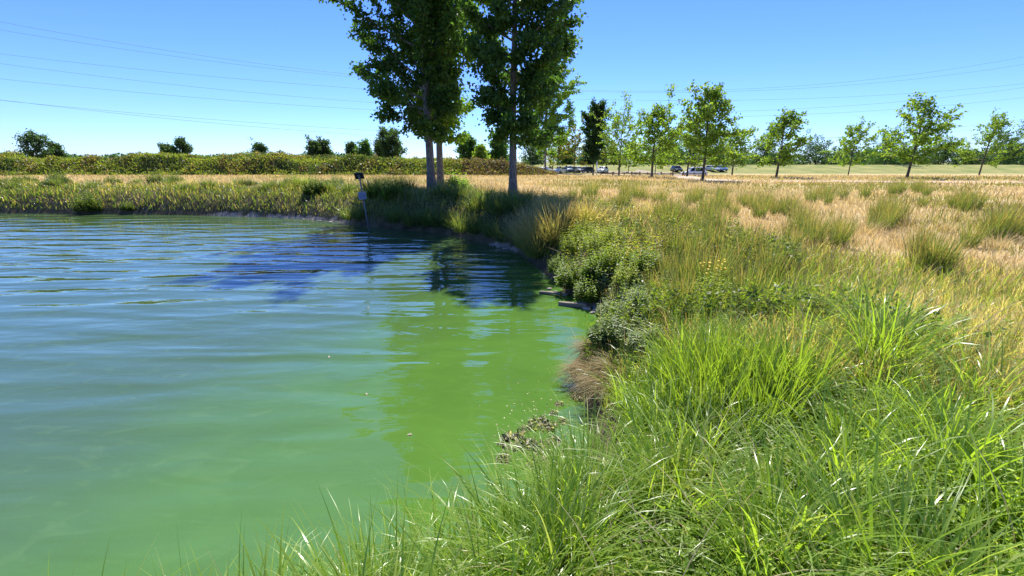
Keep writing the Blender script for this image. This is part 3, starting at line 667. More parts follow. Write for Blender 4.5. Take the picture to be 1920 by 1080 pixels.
for k, (px, ds) in enumerate([(1150, 66), (1185, 64), (1200, 65), (1240, 66), (1262, 64), (1282, 62)]):
    x = ray(px, 320)[0] / ray(px, 320)[1] * ds; z = hz(x, ds)
    o = obj('timber_bollard', bm_mesh('timber_bollard', lambda bm: (cyl(bm, (0, 0, -0.2), (0, 0, 0.68), 0.11, 0.1, 10), cyl(bm, (0, 0, 0.68), (0, 0, 0.74), 0.1, 0.04, 10))), M_WOOD, None, (x, ds, z))
    tag(o, 'short dark timber bollard in the dry grass before the car park', 'bollard', 'timber bollards before the car park')
x, y = ray(1237, 325)[0] / ray(1237, 325)[1] * 58, 58
o = obj('marker_stone', bm_mesh('marker_stone', lambda bm: (cyl(bm, (0, 0, -0.1), (0, 0, 0.34), 0.12, 0.1, 10), cyl(bm, (0, 0, 0.34), (0, 0, 0.46), 0.1, 0.03, 10)), smooth=True), simple('white_paint', (0.78, 0.77, 0.74), 0.6), None, (x, y, hz(x, y)))
tag(o, 'small white marker post in the grass right of the bushy oak', 'marker post')
x, y = ray(1119, 310)[0] / ray(1119, 310)[1] * 100, 100.0
o = empty('lamp_post', (x, y, hz(x, y))); tag(o, 'slim white lamp post right of the dark egg-shaped tree', 'lamp post')
obj('pole', bm_mesh('pole', lambda bm: cyl(bm, (0, 0, -0.2), (0, 0, 3.4), 0.14, 0.11, 10), smooth=True), simple('white_pole', (0.75, 0.76, 0.78), 0.5), o)
obj('lamp_head', bm_mesh('lamp_head', lambda bm: (cyl(bm, (0, 0, 3.41), (0, 0, 3.55), 0.12, 0.24, 12), cyl(bm, (0, 0, 3.55), (0, 0, 3.62), 0.26, 0.1, 12))), M_STEEL, o)

# ------------------------------------------------------------------ LOW VEGETATION
STRAW = [(0.54, 0.445, 0.22), (0.60, 0.50, 0.27), (0.47, 0.375, 0.18), (0.56, 0.475, 0.27)]
OLIVE = [(0.26, 0.25, 0.07), (0.33, 0.30, 0.10), (0.19, 0.21, 0.055)]
GREEN = [(0.175, 0.26, 0.035), (0.22, 0.31, 0.05), (0.13, 0.21, 0.03)]
BRIGHT = [(0.23, 0.34, 0.04), (0.30, 0.40, 0.055), (0.18, 0.28, 0.035)]
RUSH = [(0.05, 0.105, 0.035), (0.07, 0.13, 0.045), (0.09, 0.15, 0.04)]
MID = [(0.10, 0.15, 0.03), (0.14, 0.185, 0.04), (0.075, 0.12, 0.025)]
BROWN = [(0.34, 0.20, 0.10), (0.42, 0.27, 0.15), (0.26, 0.15, 0.075)]
GREYG = [(0.16, 0.21, 0.11), (0.21, 0.26, 0.16), (0.12, 0.17, 0.07)]
YELG = [(0.23, 0.28, 0.04), (0.30, 0.32, 0.05), (0.18, 0.24, 0.035)]
def in_view(x, y, z, m=60, low=1150):
    px, py, dep = project(x, y, z); return (px > -m) & (px < 1920 + m) & (py < low) & (dep > 0.25)
def polar(rng, n, r0, r1, half=54):
    r = r0 * (r1 / r0) ** rng.uniform(0, 1, n); a = np.radians(rng.uniform(-half, half, n))
    return r * np.sin(a), r * np.cos(a)

# --- meadow of dry grass
rng = np.random.default_rng(101)
x, y = polar(rng, 195000, 7, 66); d = shore_d(x, y)
keep = (d > 0.8 + 1.8 * fbm(x * 0.5, y * 0.5, 21)) & ((y < EMB_Y) | (x > 4.5)) & in_view(x, y, 1.0)
path_d = np.full(x.shape, 9.0)
for (a0, a1) in ((pA, pB), (pB, pC), (pC, pD), (pD, np.array((17.5, 70, 0)))):
    e = (a1 - a0)[:2]; t = np.clip(((x - a0[0]) * e[0] + (y - a0[1]) * e[1]) / (e @ e), 0, 1); path_d = np.minimum(path_d, np.hypot(x - a0[0] - t * e[0], y - a0[1] - t * e[1]))
keep &= path_d > 0.9
x, y, d = x[keep], y[keep], d[keep]; z = height(x, y, d); n = len(x); r = np.hypot(x, y)
pt = fbm(x * 0.22, y * 0.22, 31); pt2 = fbm(x * 0.9, y * 0.9, 33)
g = np.clip((pt - 0.47) * 6 + (pt2 - 0.5) * 2, 0, 1) * (1 - sstep(26, 45, y) * 0.6); g = np.maximum(g, (1 - sstep(1.6, 4.5, d)) * 0.7)
c = pal(rng, n, STRAW) ; c2 = pal(rng, n, OLIVE); c3 = pal(rng, n, YELG)
c2 = np.where(rng.uniform(size=(n, 1)) < 0.35, c3, c2)
c = np.where(rng.uniform(size=(n, 1)) < g[:, None], c2, c)
L = rng.uniform(0.06, 0.24, n) * (0.5 + 0.9 * pt2); w = np.maximum(0.005, r * 0.00075) * rng.uniform(0.7, 1.4, n)
V, F, cc = blades(rng, np.stack([x, y, z - 0.01], -1), rng.uniform(0, 2 * np.pi, n), np.abs(rng.normal(0.15, 0.25, n)), rng.uniform(0.1, 1.0, n), L, w, 2, c, c * np.array((1.12, 1.05, 1.0)), 0.15)
acc = Acc(); acc.add(V, F, cc)
tag(obj('meadow_grass', acc.mesh('meadow_grass'), M_DRY), 'dry straw-coloured meadow grass with olive patches', kind='stuff')

# --- greener mixed grass on the bank
rng = np.random.default_rng(102)
x, y = polar(rng, 180000, 3.6, 42); x = np.concatenate([x, rng.uniform(-34, 2, 60000)]); y = np.concatenate([y, rng.uniform(13, 27, 60000)]); d = shore_d(x, y)
keep = (d > 0.12) & (d < 1.6 + 3.0 * fbm(x * 0.5, y * 0.5, 23) + 2.5 * (1 - sstep(4, 8, y))) & in_view(x, y, 0.7)
x, y, d = x[keep], y[keep], d[keep]; z = height(x, y, d); n = len(x); r = np.hypot(x, y)
p1 = fbm(x * 0.7, y * 0.7, 51); p2 = fbm(x * 0.35, y * 0.35, 52)
u = rng.uniform(size=(n, 1)); c = np.where((rng.uniform(size=n) < sstep(4.5, 7, y) * 0.85)[:, None], pal(rng, n, MID), pal(rng, n, GREEN))
near = (1 - sstep(5, 11, y))[:, None]; farb = ((y > 13) & (d < 2.2))
c = np.where(u < np.clip((p1[:, None] - 0.42) * 4, 0, 0.9) * (1 - 0.5 * near), pal(rng, n, OLIVE), c)
c = np.where(rng.uniform(size=(n, 1)) < np.clip((p2[:, None] - 0.46) * 5, 0.10, 0.75), pal(rng, n, STRAW) * 0.85, c)
c = np.where((rng.uniform(size=(n, 1)) < 0.25) & (p1[:, None] < 0.5), pal(rng, n, YELG), c)
c = np.where((farb & (rng.uniform(size=n) < 0.7))[:, None], pal(rng, n, MID + GREEN[:1] + OLIVE[2:]), c)
tip = np.where(rng.uniform(size=(n, 1)) < 0.2, pal(rng, n, BROWN) * 1.3, c * 1.1)
L = rng.uniform(0.14, 0.42, n) * (0.5 + 0.8 * p1) * np.clip(0.55 + d * 0.5, 0.5, 1); w = np.maximum(0.005, r * 0.0008) * rng.uniform(0.6, 1.4, n)
V, F, cc = blades(rng, np.stack([x, y, z - 0.01], -1), rng.uniform(0, 2 * np.pi, n), np.abs(rng.normal(0.2, 0.22, n)), rng.uniform(0.1, 1.3, n), L, w, 3, c, tip, 0.12)
acc = Acc(); acc.add(V, F, cc)
tag(obj('bank_grass', acc.mesh('bank_grass'), M_GRASS), 'mixed green and straw grass growing along the pond bank', kind='stuff')

# --- leafy herbs
def herbs(rng, x, y, z, hgt, nodes, leaf, cols, acc, stem_col, two=True, wide=0.5, spread=0.25):
    n = len(x); az = rng.uniform(0, 2 * np.pi, n); tl = np.abs(rng.normal(0, spread, n))
    base = np.stack([x, y, z], -1); axis_ = np.stack([np.sin(tl) * np.cos(az), np.sin(tl) * np.sin(az), np.cos(tl)], -1)
    top = base + axis_ * hgt[:, None]
    V, F, cc = blades(rng, base, az, tl, np.zeros(n), hgt, np.full(n, 0.006) * np.maximum(1, np.hypot(x, y) / 6), 1, np.broadcast_to(stem_col, (n, 3)), np.broadcast_to(stem_col, (n, 3)), 0.4); acc.add(V, F, cc)
    pc = pal(rng, n, cols)
    for k in range(nodes):
        q = (k + 1.0) / nodes; P = base + (top - base) * q
        for s in (0, 1):
            a = az + k * 1.57 + s * math.pi + rng.normal(0, 0.25, n); e = rng.uniform(-0.1, 0.7, n) + (0.5 if k == nodes - 1 else 0)
            Dv = np.stack([np.cos(a) * np.cos(e), np.sin(a) * np.cos(e), np.sin(e)], -1)
            Lf = leaf * (0.55 + 0.75 * math.sin(math.pi * min(1, 0.25 + 0.7 * q))) * rng.uniform(0.75, 1.25, n)
            col = pc * rng.uniform(0.8, 1.2, (n, 1))
            if two: V, F, cc = leaf2(rng, P, Dv, np.broadcast_to(np.array((0, 0, 1.0)), P.shape), Lf, Lf * wide, col)
            else: V, F, cc = leaf1(rng, P, Dv, Lf, Lf * wide, col)
            acc.add(V, F, cc)
rng = np.random.default_rng(103); acc = Acc()
x, y = polar(rng, 16000, 1.0, 5.6, 60); d = shore_d(x, y)
keep = (d > 0.16 + 0.35 * fbm(x * 2, y * 2, 61)) & in_view(x, y, 0.8, 120, 1300); x, y, d = x[keep], y[keep], d[keep]; z = height(x, y, d); n = len(x)
keep = rng.uniform(size=n) < np.clip(1.6 - 0.25 * np.hypot(x, y) , 0.25, 1); x, y, z, d = x[keep], y[keep], z[keep], d[keep]; n = len(x)
m1 = fbm(x * 1.3, y * 1.3, 63)
for lo, hi, cols, lf, wd, hh in ((0, 0.45, BRIGHT, 0.042, 0.42, (0.10, 0.26)), (0.45, 0.6, GREEN, 0.036, 0.5, (0.08, 0.2)), (0.6, 1.1, YELG, 0.038, 0.34, (0.10, 0.28))):
    s = (m1 >= lo) & (m1 < hi)
    if s.sum(): herbs(rng, x[s], y[s], z[s], rng.uniform(*hh, s.sum()), 6, lf, cols, acc, np.array((0.10, 0.17, 0.03)), True, wd)
tag(obj('ground_cover', acc.mesh('ground_cover'), M_HERB), 'low leafy green herbs carpeting the near bank', kind='stuff')
rng = np.random.default_rng(104); acc = Acc()
x, y = polar(rng, 20000, 4.6, 24, 56); d = shore_d(x, y)
keep = (d > 0.15) & (d < 1.4 + 2.6 * fbm(x * 0.4, y * 0.4, 65)) & in_view(x, y, 0.7); x, y, d = x[keep], y[keep], d[keep]; z = height(x, y, d)
m1 = fbm(x * 0.8, y * 0.8, 67)
keep = rng.uniform(size=len(x)) < np.clip((m1 - 0.3) * 3, 0, 0.75); x, y, d, z, m1 = x[keep], y[keep], d[keep], z[keep], m1[keep]
m2 = fbm(x * 0.6, y * 0.6, 69)
for lo, hi, cols, lf, wd, hh in ((0, 0.42, GREYG, 0.055, 0.5, (0.2, 0.4)), (0.42, 0.58, MID + GREEN[:1], 0.06, 0.45, (0.2, 0.42)), (0.58, 1.1, OLIVE + YELG[:1] + MID, 0.06, 0.35, (0.25, 0.5))):
    s = (m2 >= lo) & (m2 < hi)
    if s.sum(): herbs(rng, x[s], y[s], z[s], rng.uniform(*hh, s.sum()), 7, lf, cols, acc, np.array((0.11, 0.13, 0.04)), False, wd)
tag(obj('bank_weeds', acc.mesh('bank_weeds'), M_HERB), 'tangle of leafy weeds along the pond bank', kind='stuff')

# --- brambles over the embankment
rng = np.random.default_rng(105); acc = Acc()
n = 110000; x = rng.uniform(-72, 4.9, n); v = rng.uniform(-0.03, 0.62, n) ** 1.0; y = EMB_Y + v * EMB_W
z = height(x, y) + emb_h(x, y); k = in_view(x, y, z); x, y, z = x[k], y[k], z[k]; n = len(x)
br = np.interp(x, [-6.5, -4.5, 5], [0, 1, 1]) * (rng.uniform(size=n) < 0.8)
pz = fbm(x * 0.28, y * 0.5 + z, 71); lump = fbm(x * 0.9, y * 0.9, 73)
P = np.stack([x, y - rng.uniform(0, 0.25, n), z + rng.uniform(0, 1.1, n) * lump ** 2], -1)
c = np.where((pz < 0.45)[:, None], pal(rng, n, [(0.09, 0.13, 0.035), (0.06, 0.09, 0.03)]), pal(rng, n, [(0.17, 0.22, 0.04), (0.24, 0.24, 0.07), (0.13, 0.18, 0.035)]))
c = np.where((rng.uniform(size=(n, 1)) < np.clip((lump - 0.55) * 3, 0, 0.5)[:, None]), pal(rng, n, [(0.24, 0.17, 0.08), (0.16, 0.11, 0.06)]), c)
c = np.where(br[:, None] > 0.5, pal(rng, n, [(0.12, 0.085, 0.05), (0.17, 0.12, 0.07), (0.08, 0.065, 0.04)]), c)
V, F, cc = leaf1(rng, P, rng.normal(size=P.shape) + np.array((0, 0, 0.4)), rng.uniform(0.09, 0.26, n), rng.uniform(0.06, 0.16, n), c); acc.add(V, F, cc)
m = 5000; x = rng.uniform(-72, -6, m); y = EMB_Y + rng.uniform(0, 0.6, m) * EMB_W; z = height(x, y) + emb_h(x, y)
c = pal(rng, m, OLIVE + GREEN); V, F, cc = blades(rng, np.stack([x, y, z], -1), rng.uniform(0, 6.28, m), np.abs(rng.normal(0.1, 0.2, m)), rng.uniform(0, 0.8, m), rng.uniform(0.2, 0.6, m), np.full(m, 0.05), 2, c, c * 1.1, 0.2); acc.add(V, F, cc)
tag(obj('embankment_brambles', acc.mesh('embankment_brambles'), M_HERB), 'yellow-green brambles and weeds covering the embankment, brown at its end', kind='stuff')

# ------------------------------------------------------------------ individual plants (prototypes share mesh data)
def tussock_mesh(name, seed, n, rad, L, w, tilt, bend, cols0, cols1, segs=4, belly=None, lean=None, tipw=0.05):
    rng = np.random.default_rng(seed); a = rng.uniform(0, 2 * np.pi, n); q = rad * np.sqrt(rng.uniform(0, 1, n))
    base = np.stack([q * np.cos(a), q * np.sin(a), np.full(n, -0.04)], -1)
    az = a + rng.normal(0, 0.6, n); tl = np.abs(rng.normal(tilt[0], tilt[1], n)) * (0.4 + 0.8 * q / rad); bd = rng.uniform(bend[0], bend[1], n)
    if lean is not None:                                     # combed over to one side
        az = np.where(rng.uniform(size=n) < 0.8, lean[0] + rng.normal(0, 0.45, n), az); tl = tl + lean[1]
    V, F, cc = blades(rng, base, az, tl, bd, rng.uniform(L[0], L[1], n), w * rng.uniform(0.6, 1.35, n), segs, pal(rng, n, cols0), pal(rng, n, cols1), tipw, belly)
    acc = Acc(); acc.add(V, F, cc); return acc.mesh(name)
seedhead = ([0, 0.3, 0.82, 0.87, 0.93, 1.0], [1.0, 0.95, 0.6, 2.4, 2.0, 0.2])
rushes = [tussock_mesh('rush_blades', 200 + k, 210, 0.20, (0.6, 1.0), 0.010, (0.22, 0.14), (0.0, 0.35), RUSH + GREEN[:1], RUSH + OLIVE + BROWN, 5, seedhead) for k in range(3)]
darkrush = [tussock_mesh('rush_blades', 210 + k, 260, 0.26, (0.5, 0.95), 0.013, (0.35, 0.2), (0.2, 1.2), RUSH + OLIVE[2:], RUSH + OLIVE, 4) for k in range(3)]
brownt = [tussock_mesh('rush_blades', 220 + k, 520, 0.30, (0.8, 1.25), 0.011, (0.42, 0.22), (0.1, 0.9), GREEN + OLIVE + RUSH, BROWN + STRAW[:2], 5, seedhead) for k in range(2)]
hay = [tussock_mesh('hay_blades', 230 + k, 420, 0.28, (0.4, 0.8), 0.008, (0.5, 0.3), (0.6, 1.4), [(0.32, 0.24, 0.11), (0.22, 0.20, 0.07), (0.42, 0.32, 0.17)], [(0.38, 0.27, 0.14), (0.48, 0.38, 0.20), (0.25, 0.23, 0.09)], 4, None, (math.pi + 0.25 * k, 0.8)) for k in range(2)]
sedge = [tussock_mesh('sedge_blades', 240 + k, 100, 0.15, (0.35, 0.85), 0.0095, (0.26, 0.18), (0.5, 2.1), GREEN + BRIGHT, BRIGHT + BRIGHT + [(0.38, 0.40, 0.16)], 8) for k in range(4)]
tallsedge = [tussock_mesh('sedge_blades', 250 + k, 130, 0.22, (0.4, 0.95), 0.012, (0.16, 0.12), (0.0, 0.9), GREEN, GREEN + BRIGHT[:1] + YELG[:1], 6) for k in range(3)]
strawt = [tussock_mesh('straw_blades', 260 + k, 120, 0.18, (0.3, 0.65), 0.007, (0.3, 0.2), (0.3, 1.3), STRAW + OLIVE[:1], STRAW, 4) for k in range(2)]
def herb_mesh(name, seed, n, rad, hh, nodes, leaf, cols, wide=0.5):
    rng = np.random.default_rng(seed); a = rng.uniform(0, 6.283, n); q = rad * np.sqrt(rng.uniform(0, 1, n)); acc = Acc()
    h = rng.uniform(hh[0], hh[1], n) * (1 - 0.45 * (q / rad) ** 2)
    herbs(rng, q * np.cos(a), q * np.sin(a), np.full(n, -0.03), h, nodes, leaf, cols, acc, np.array((0.11, 0.12, 0.04)), True, wide, 0.3); return acc.mesh(name)
bush_dk = [herb_mesh('leafy_stems', 300 + k, 150, 0.42, (0.35, 0.85), 9, 0.06, MID + GREYG[2:] + GREEN, 0.55) for k in range(2)]
bush_gg = [herb_mesh('leafy_stems', 310 + k, 130, 0.36, (0.35, 0.6), 8, 0.06, GREYG, 0.55) for k in range(2)]
bush_yg = [herb_mesh('leafy_stems', 320 + k, 110, 0.40, (0.3, 0.85), 9, 0.05, YELG + GREEN[:2], 0.38) for k in range(2)]
sapl = [herb_mesh('leafy_stems', 330, 40, 0.45, (0.6, 1.1), 10, 0.14, [(0.15, 0.27, 0.03), (0.19, 0.32, 0.04)], 0.6)]
def flower_mesh(seed, n, rad, hh):
    rng = np.random.default_rng(seed)
    def build(bm):
        for _ in range(n):
            a = rng.uniform(0, 6.283); q = rad * math.sqrt(rng.uniform()); zz = rng.uniform(*hh)
            bmesh.ops.create_cone(bm, cap_ends=True, segments=7, radius1=0.006, radius2=0.019, depth=0.02, matrix=Matrix.Translation((q * math.cos(a), q * math.sin(a), zz)) @ Matrix.Rotation(rng.uniform(-0.5, 0.5), 4, 'X'))
    return bm_mesh('flower_heads', build)
FL = flower_mesh(7, 26, 0.3, (0.55, 0.85))
prng = random.Random(4)
def plant(name, meshes, px, py, size, label, cat, group, material, sz=None, rz=None, flowers=False, xyz=None):
    p = gt(px, py) if xyz is None else xyz
    for _ in range(60):                                      # keep the root on land
        if p[1] < 11 or float(shore_d(np.array([p[0]]), np.array([p[1]]))[0]) > 0.12: break
        p = np.array((p[0] + 0.02, p[1] + 0.08, 0.0)); p[2] = float(height(p[0:1], p[1:2])[0])
    me = meshes[prng.randrange(len(meshes))]
    if len(me.materials) == 0: me.materials.append(material)
    o = obj(name, me, None, None, (p[0], p[1], p[2]))
    o.rotation_euler = (0, 0, prng.uniform(0, 6.283) if rz is None else rz)
    s = size * prng.uniform(0.9, 1.1); o.scale = (s, s, s * (sz or 1.0))
    tag(o, label, cat, group)
    if flowers: tag(obj('flower_heads', FL, M_FLOWER, o), kind='stuff')
    return o

# under the poplars: dark overhanging tussocks and shrubs
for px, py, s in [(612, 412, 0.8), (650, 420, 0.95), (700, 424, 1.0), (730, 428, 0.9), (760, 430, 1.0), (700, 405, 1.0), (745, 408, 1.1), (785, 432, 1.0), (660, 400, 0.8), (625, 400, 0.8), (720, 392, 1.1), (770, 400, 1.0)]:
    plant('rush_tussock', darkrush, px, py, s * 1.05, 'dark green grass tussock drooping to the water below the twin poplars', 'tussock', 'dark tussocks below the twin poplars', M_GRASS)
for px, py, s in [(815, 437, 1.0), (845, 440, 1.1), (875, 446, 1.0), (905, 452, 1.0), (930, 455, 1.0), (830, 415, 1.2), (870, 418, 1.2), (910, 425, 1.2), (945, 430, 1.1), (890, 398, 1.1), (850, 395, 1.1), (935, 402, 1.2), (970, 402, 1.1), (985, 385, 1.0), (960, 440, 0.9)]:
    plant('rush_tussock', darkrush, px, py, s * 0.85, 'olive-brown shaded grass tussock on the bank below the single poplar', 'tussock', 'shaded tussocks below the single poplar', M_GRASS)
for px, py, s, lab in [(575, 395, 1.3, 'light green leafy bush at the sandy end of the far shore'), (735, 372, 1.0, 'dark grey-green bush just right of the solar panel post'), (710, 415, 1.0, 'dark leafy bush at the foot of the solar panel post')]:
    plant('bank_bush', bush_yg if px < 600 else bush_dk, px, py, s, lab, 'bush', 'bushes on the far bank', M_HERB)
plant('sapling_clump', sapl, 855, 360, 0.9, 'bright green poplar suckers right of the twin trunks', 'sapling', None, M_HERB)
plant('sapling_clump', sapl, 872, 361, 0.6, 'smaller bright green sucker clump beside the larger one', 'sapling', None, M_HERB)
for px in (40, 120, 190, 270, 330, 400, 455, 510, 540):
    plant('rush_tussock', darkrush, px, 399 - prng.uniform(0, 14), prng.uniform(0.7, 1.1), 'green grass tussock along the open far shore', 'tussock', 'tussocks along the open far shore', M_GRASS)
bush_far = [herb_mesh('leafy_stems', 340 + k, 170, 0.5, (0.2, 0.75), 8, 0.06, DARK + MID + OLIVE[2:], 0.5) for k in range(3)]
for k in range(30):
    px = prng.uniform(-20, 700); sc = prng.uniform(0.5, 1.2)
    plant('bank_bush', bush_far, px, 398 - prng.uniform(0, 22) if px < 560 else 404 - prng.uniform(0, 22), sc, 'low dark green bush along the far waterline', 'bush', 'low bushes along the far waterline', M_HERB, sz=prng.uniform(0.6, 1.3))
# the big brown tussocks at the corner
for px, py, s, lab in [(1010, 478, 1.05, 'big brown-tipped rush tussock leaning over the water at the corner'), (1040, 455, 1.0, 'brown-tipped rush tussock just behind the big leaning one'), (1000, 440, 1.0, 'brown-tipped rush tussock closest to the single poplar'),
                       (1065, 430, 0.95, 'brown-tipped rush tussock among the yellow flowers'), (1035, 415, 0.9, 'hindmost brown-tipped rush tussock of the corner'), (1098, 428, 0.85, 'brown-tipped rush tussock right of the yellow flowers'), (985, 462, 0.85, 'small brown-tipped rush tussock lowest over the water by the sand')]:
    plant('rush_tussock', brownt, px, py, s * 0.88, lab, 'tussock', 'brown-tipped rush tussocks at the corner', M_GRASS)
for px, py, s, fl, lab in [(1095, 450, 1.0, True, 'yellow-flowering herb behind the leafy shore bush'), (1125, 470, 1.0, True, 'yellow-flowering herb with browning stalk, right of the brown tussocks'), (1075, 470, 0.9, False, 'yellow-green leafy herb between brown tussock and shore bush'),
                           (1150, 500, 0.9, False, 'yellow-green herb in the middle of the bank'), (1190, 530, 0.9, True, 'yellow-flecked herb in the middle of the bank'), (1150, 455, 0.8, True, 'hindmost yellow-flowering herb on the bank'), (1335, 565, 0.8, True, 'yellow-flowering herb among the tall rushes')]:
    plant('flowering_herb' if fl else 'leafy_herb', bush_yg, px, py, s * 0.85, lab, 'herb', 'yellow-green herbs on the bank', M_HERB, flowers=fl)
for px, py, s, lab in [(1075, 535, 0.85, 'dense dark green leafy bush at the waterline'), (1105, 560, 0.8, 'leafy bush above the driftwood plank'), (1050, 510, 0.7, 'small dark bush next to the brown tussock'), (1120, 520, 0.9, 'tall leafy bush behind the waterline bush'), (1215, 510, 0.8, 'dark shadowy bush in the middle of the bank')]:
    plant('bank_bush', bush_dk, px, py, s * 0.8, lab, 'bush', 'leafy bushes along the bank', M_HERB)
for px, py, s, lab in [(1150, 600, 0.8, 'grey-green mint clump beside the pale sand'), (1175, 640, 0.85, 'grey-green mint clump above the brown hay'), (1140, 640, 0.7, 'grey-green mint clump at the water by the brown hay'), (1200, 600, 0.9, 'grey-green mint clump farther up the bank'), (1215, 660, 0.8, 'grey-green mint clump left of the tall bright sedge')]:
    plant('mint_clump', bush_gg, px, py, s * 0.8, lab, 'herb', 'grey-green mint clumps', M_HERB)
for px, py, s, lab in [(1120, 650, 0.75, 'reddish-brown hay tussock drooping into the water'), (1105, 690, 0.8, 'flattened brown hay tussock poking into the water'), (1150, 715, 0.85, 'combed-over dry hay tussock on the near bank'), (1165, 690, 0.8, 'dry hay tussock under the mint clumps')]:
    plant('hay_tussock', hay, px, py, s * 0.72, lab, 'tussock', 'dry hay tussocks at the waterline', M_DRY, rz=prng.uniform(-0.35, 0.35))
# tall green rushes on the right of the bank and clumps in the meadow
for px, py, s in [(1270, 480, 1.1), (1300, 500, 1.15), (1335, 480, 1.2), (1290, 540, 1.1), (1330, 545, 1.2), (1365, 520, 1.2), (1255, 530, 1.0), (1310, 440, 1.0), (1350, 440, 1.1), (1240, 450, 0.9), (1280, 580, 1.0), (1230, 560, 0.9), (1400, 490, 1.1), (1440, 530, 1.2), (1480, 470, 1.0), (1395, 570, 1.1)]:
    plant('rush_tussock', rushes, px, py, s * 0.58, 'tall dark green rush clump among the weeds on the bank', 'rushes', 'tall rushes on the bank', M_GRASS)
MR = [(1160, 392), (1150, 394), (1168, 390), (1095, 368), (1110, 370), (1180, 372), (1195, 375), (1210, 377), (1225, 380), (1240, 382), (1170, 370), (1075, 372), (1300, 380), (1290, 384), (1310, 376), (1250, 402), (1268, 410), (1285, 418), (1235, 408), (1300, 425), (1320, 405), (1340, 400), (1360, 396), (1352, 380), (1330, 420), (1255, 430), (1375, 405),
      (1400, 388), (1412, 392), (1388, 384)]
for cx, cy_, n_, sx_, sy_ in [(1450, 402, 7, 26, 7), (1560, 378, 6, 34, 4), (1640, 425, 8, 30, 10), (1790, 392, 8, 46, 6), (1870, 440, 6, 28, 10), (1520, 455, 6, 24, 9), (1720, 366, 5, 40, 3), (1740, 500, 4, 30, 12)]:
    for _ in range(n_): MR.append((prng.gauss(cx, sx_), max(352, prng.gauss(cy_, sy_))))
for px, py in MR:
    plant('rush_clump', rushes, px, py, prng.uniform(0.42, 0.78), 'dark green rush clump standing in the straw meadow', 'rushes', 'rush clumps in the meadow', M_GRASS)
for k in range(30):
    px, py = prng.uniform(1080, 1920), prng.uniform(352, 470)
    plant('straw_tussock', strawt, px, py, prng.uniform(0.6, 0.9), 'pale dry straw tussock in the meadow', 'tussock', 'straw tussocks in the meadow', M_DRY)
# tall bright sedge on the near right
for px, py, s in [(1250, 720, 0.8), (1290, 740, 0.85), (1330, 730, 0.9), (1365, 750, 0.9), (1300, 790, 0.85), (1345, 800, 0.85), (1265, 770, 0.7), (1400, 740, 0.9), (1430, 790, 0.85), (1345, 690, 0.8), (1480, 750, 0.9), (1390, 830, 0.75)]:
    plant('sedge_clump', tallsedge, px, py, s * 0.85, 'upright bright green sedge clump on the near bank', 'sedge', 'upright bright sedge on the near bank', M_GRASS)
# arching sedge at the camera's feet
srng = random.Random(9); cnt = 0
while cnt < 96:
    x, y = srng.uniform(-1.9, 3.6), srng.uniform(0.95, 3.6)
    dd = float(shore_d(np.array([x]), np.array([y]))[0]); zz = hz(x, y)
    if dd < 0.02 or dd > 2.4: continue
    px, py, dep = project(x, y, zz + 0.15)
    if not (-80 < px < 2000 and py < 1330): continue
    if dd > 0.8 and srng.random() < 0.5: continue
    if y > 1.9 and x > -0.4 and dd < 0.3: continue
    plant('sedge_tussock', sedge, 0, 0, srng.uniform(0.65, 1.05), 'arching long-bladed sedge tussock at the near edge of the pond', 'sedge', 'arching sedge in front', M_GRASS, xyz=(x, y, zz)); cnt += 1
for k in range(16):
    x = -1.75 + k * 0.1 + srng.uniform(-0.06, 0.06); y = 0.9
    while float(shore_d(np.array([x]), np.array([y]))[0]) > 0.06 + 0.14 * srng.random(): y += 0.03
    plant('sedge_tussock', sedge, 0, 0, srng.uniform(0.7, 1.0), 'arching long-bladed sedge tussock at the near edge of the pond', 'sedge', 'arching sedge in front', M_GRASS, xyz=(x, y, hz(x, y)))

rng = np.random.default_rng(106); acc = Acc()
x, y = polar(rng, 1500, 1.2, 13, 58); d = shore_d(x, y); k = (d > 0.1) & (d < 3.5) & in_view(x, y, 0.8, 60, 1200); x, y = x[k], y[k]; n = len(x)
c = pal(rng, n, STRAW + [(0.55, 0.47, 0.33), (0.42, 0.30, 0.18)])
V, F, cc = blades(rng, np.stack([x, y, height(x, y)], -1), rng.uniform(0, 6.28, n), rng.uniform(0.1, 1.2, n), rng.uniform(0.2, 1.6, n), rng.uniform(0.3, 0.8, n), np.maximum(0.004, np.hypot(x, y) * 0.0011) * rng.uniform(0.6, 1.2, n), 6, c, c); acc.add(V, F, cc)
tag(obj('dead_stalks', acc.mesh('dead_stalks'), M_DRY), 'pale dead stalks bent over among the green bank growth', kind='stuff')

# ------------------------------------------------------------------ waterline debris
M_PLANK = simple('grey_driftwood', (0.22, 0.18, 0.14), 0.9, var=0.35, scale=12, bump=0.5)
M_STONE = simple('pale_stone', (0.40, 0.34, 0.27), 0.9, var=0.3, scale=14, bump=0.5)
def plank(px0, py0, px1, py1, w, h, label):
    a, b_ = gp(px0, py0, 0.03), gp(px1, py1, 0.06); L = float(np.hypot(*(b_ - a)))
    def build(bm):
        vs = box(bm, (-L / 2, -w / 2, -h / 2), (L / 2, w / 2, h / 2)); bmesh.ops.subdivide_edges(bm, edges=[e for e in bm.edges if abs((e.verts[0].co - e.verts[1].co).x) > L * 0.5], cuts=7)
        r = random.Random(int(px0))
        for v in bm.verts: v.co.z += r.uniform(-0.006, 0.006); v.co.y += r.uniform(-0.006, 0.006)
    o = obj('driftwood_plank', bm_mesh('driftwood_plank', build, 0.004), M_PLANK, None, ((a[0] + b_[0]) / 2, (a[1] + b_[1]) / 2, 0.035))
    o.rotation_euler = (0, R(-3), math.atan2(b_[1] - a[1], b_[0] - a[0])); tag(o, label, 'plank')
plank(1048, 568, 1100, 572, 0.08, 0.07, 'weathered squared driftwood timber lying at the waterline')
plank(1012, 547, 1052, 549, 0.07, 0.04, 'thin flat driftwood board floating behind the squared timber')
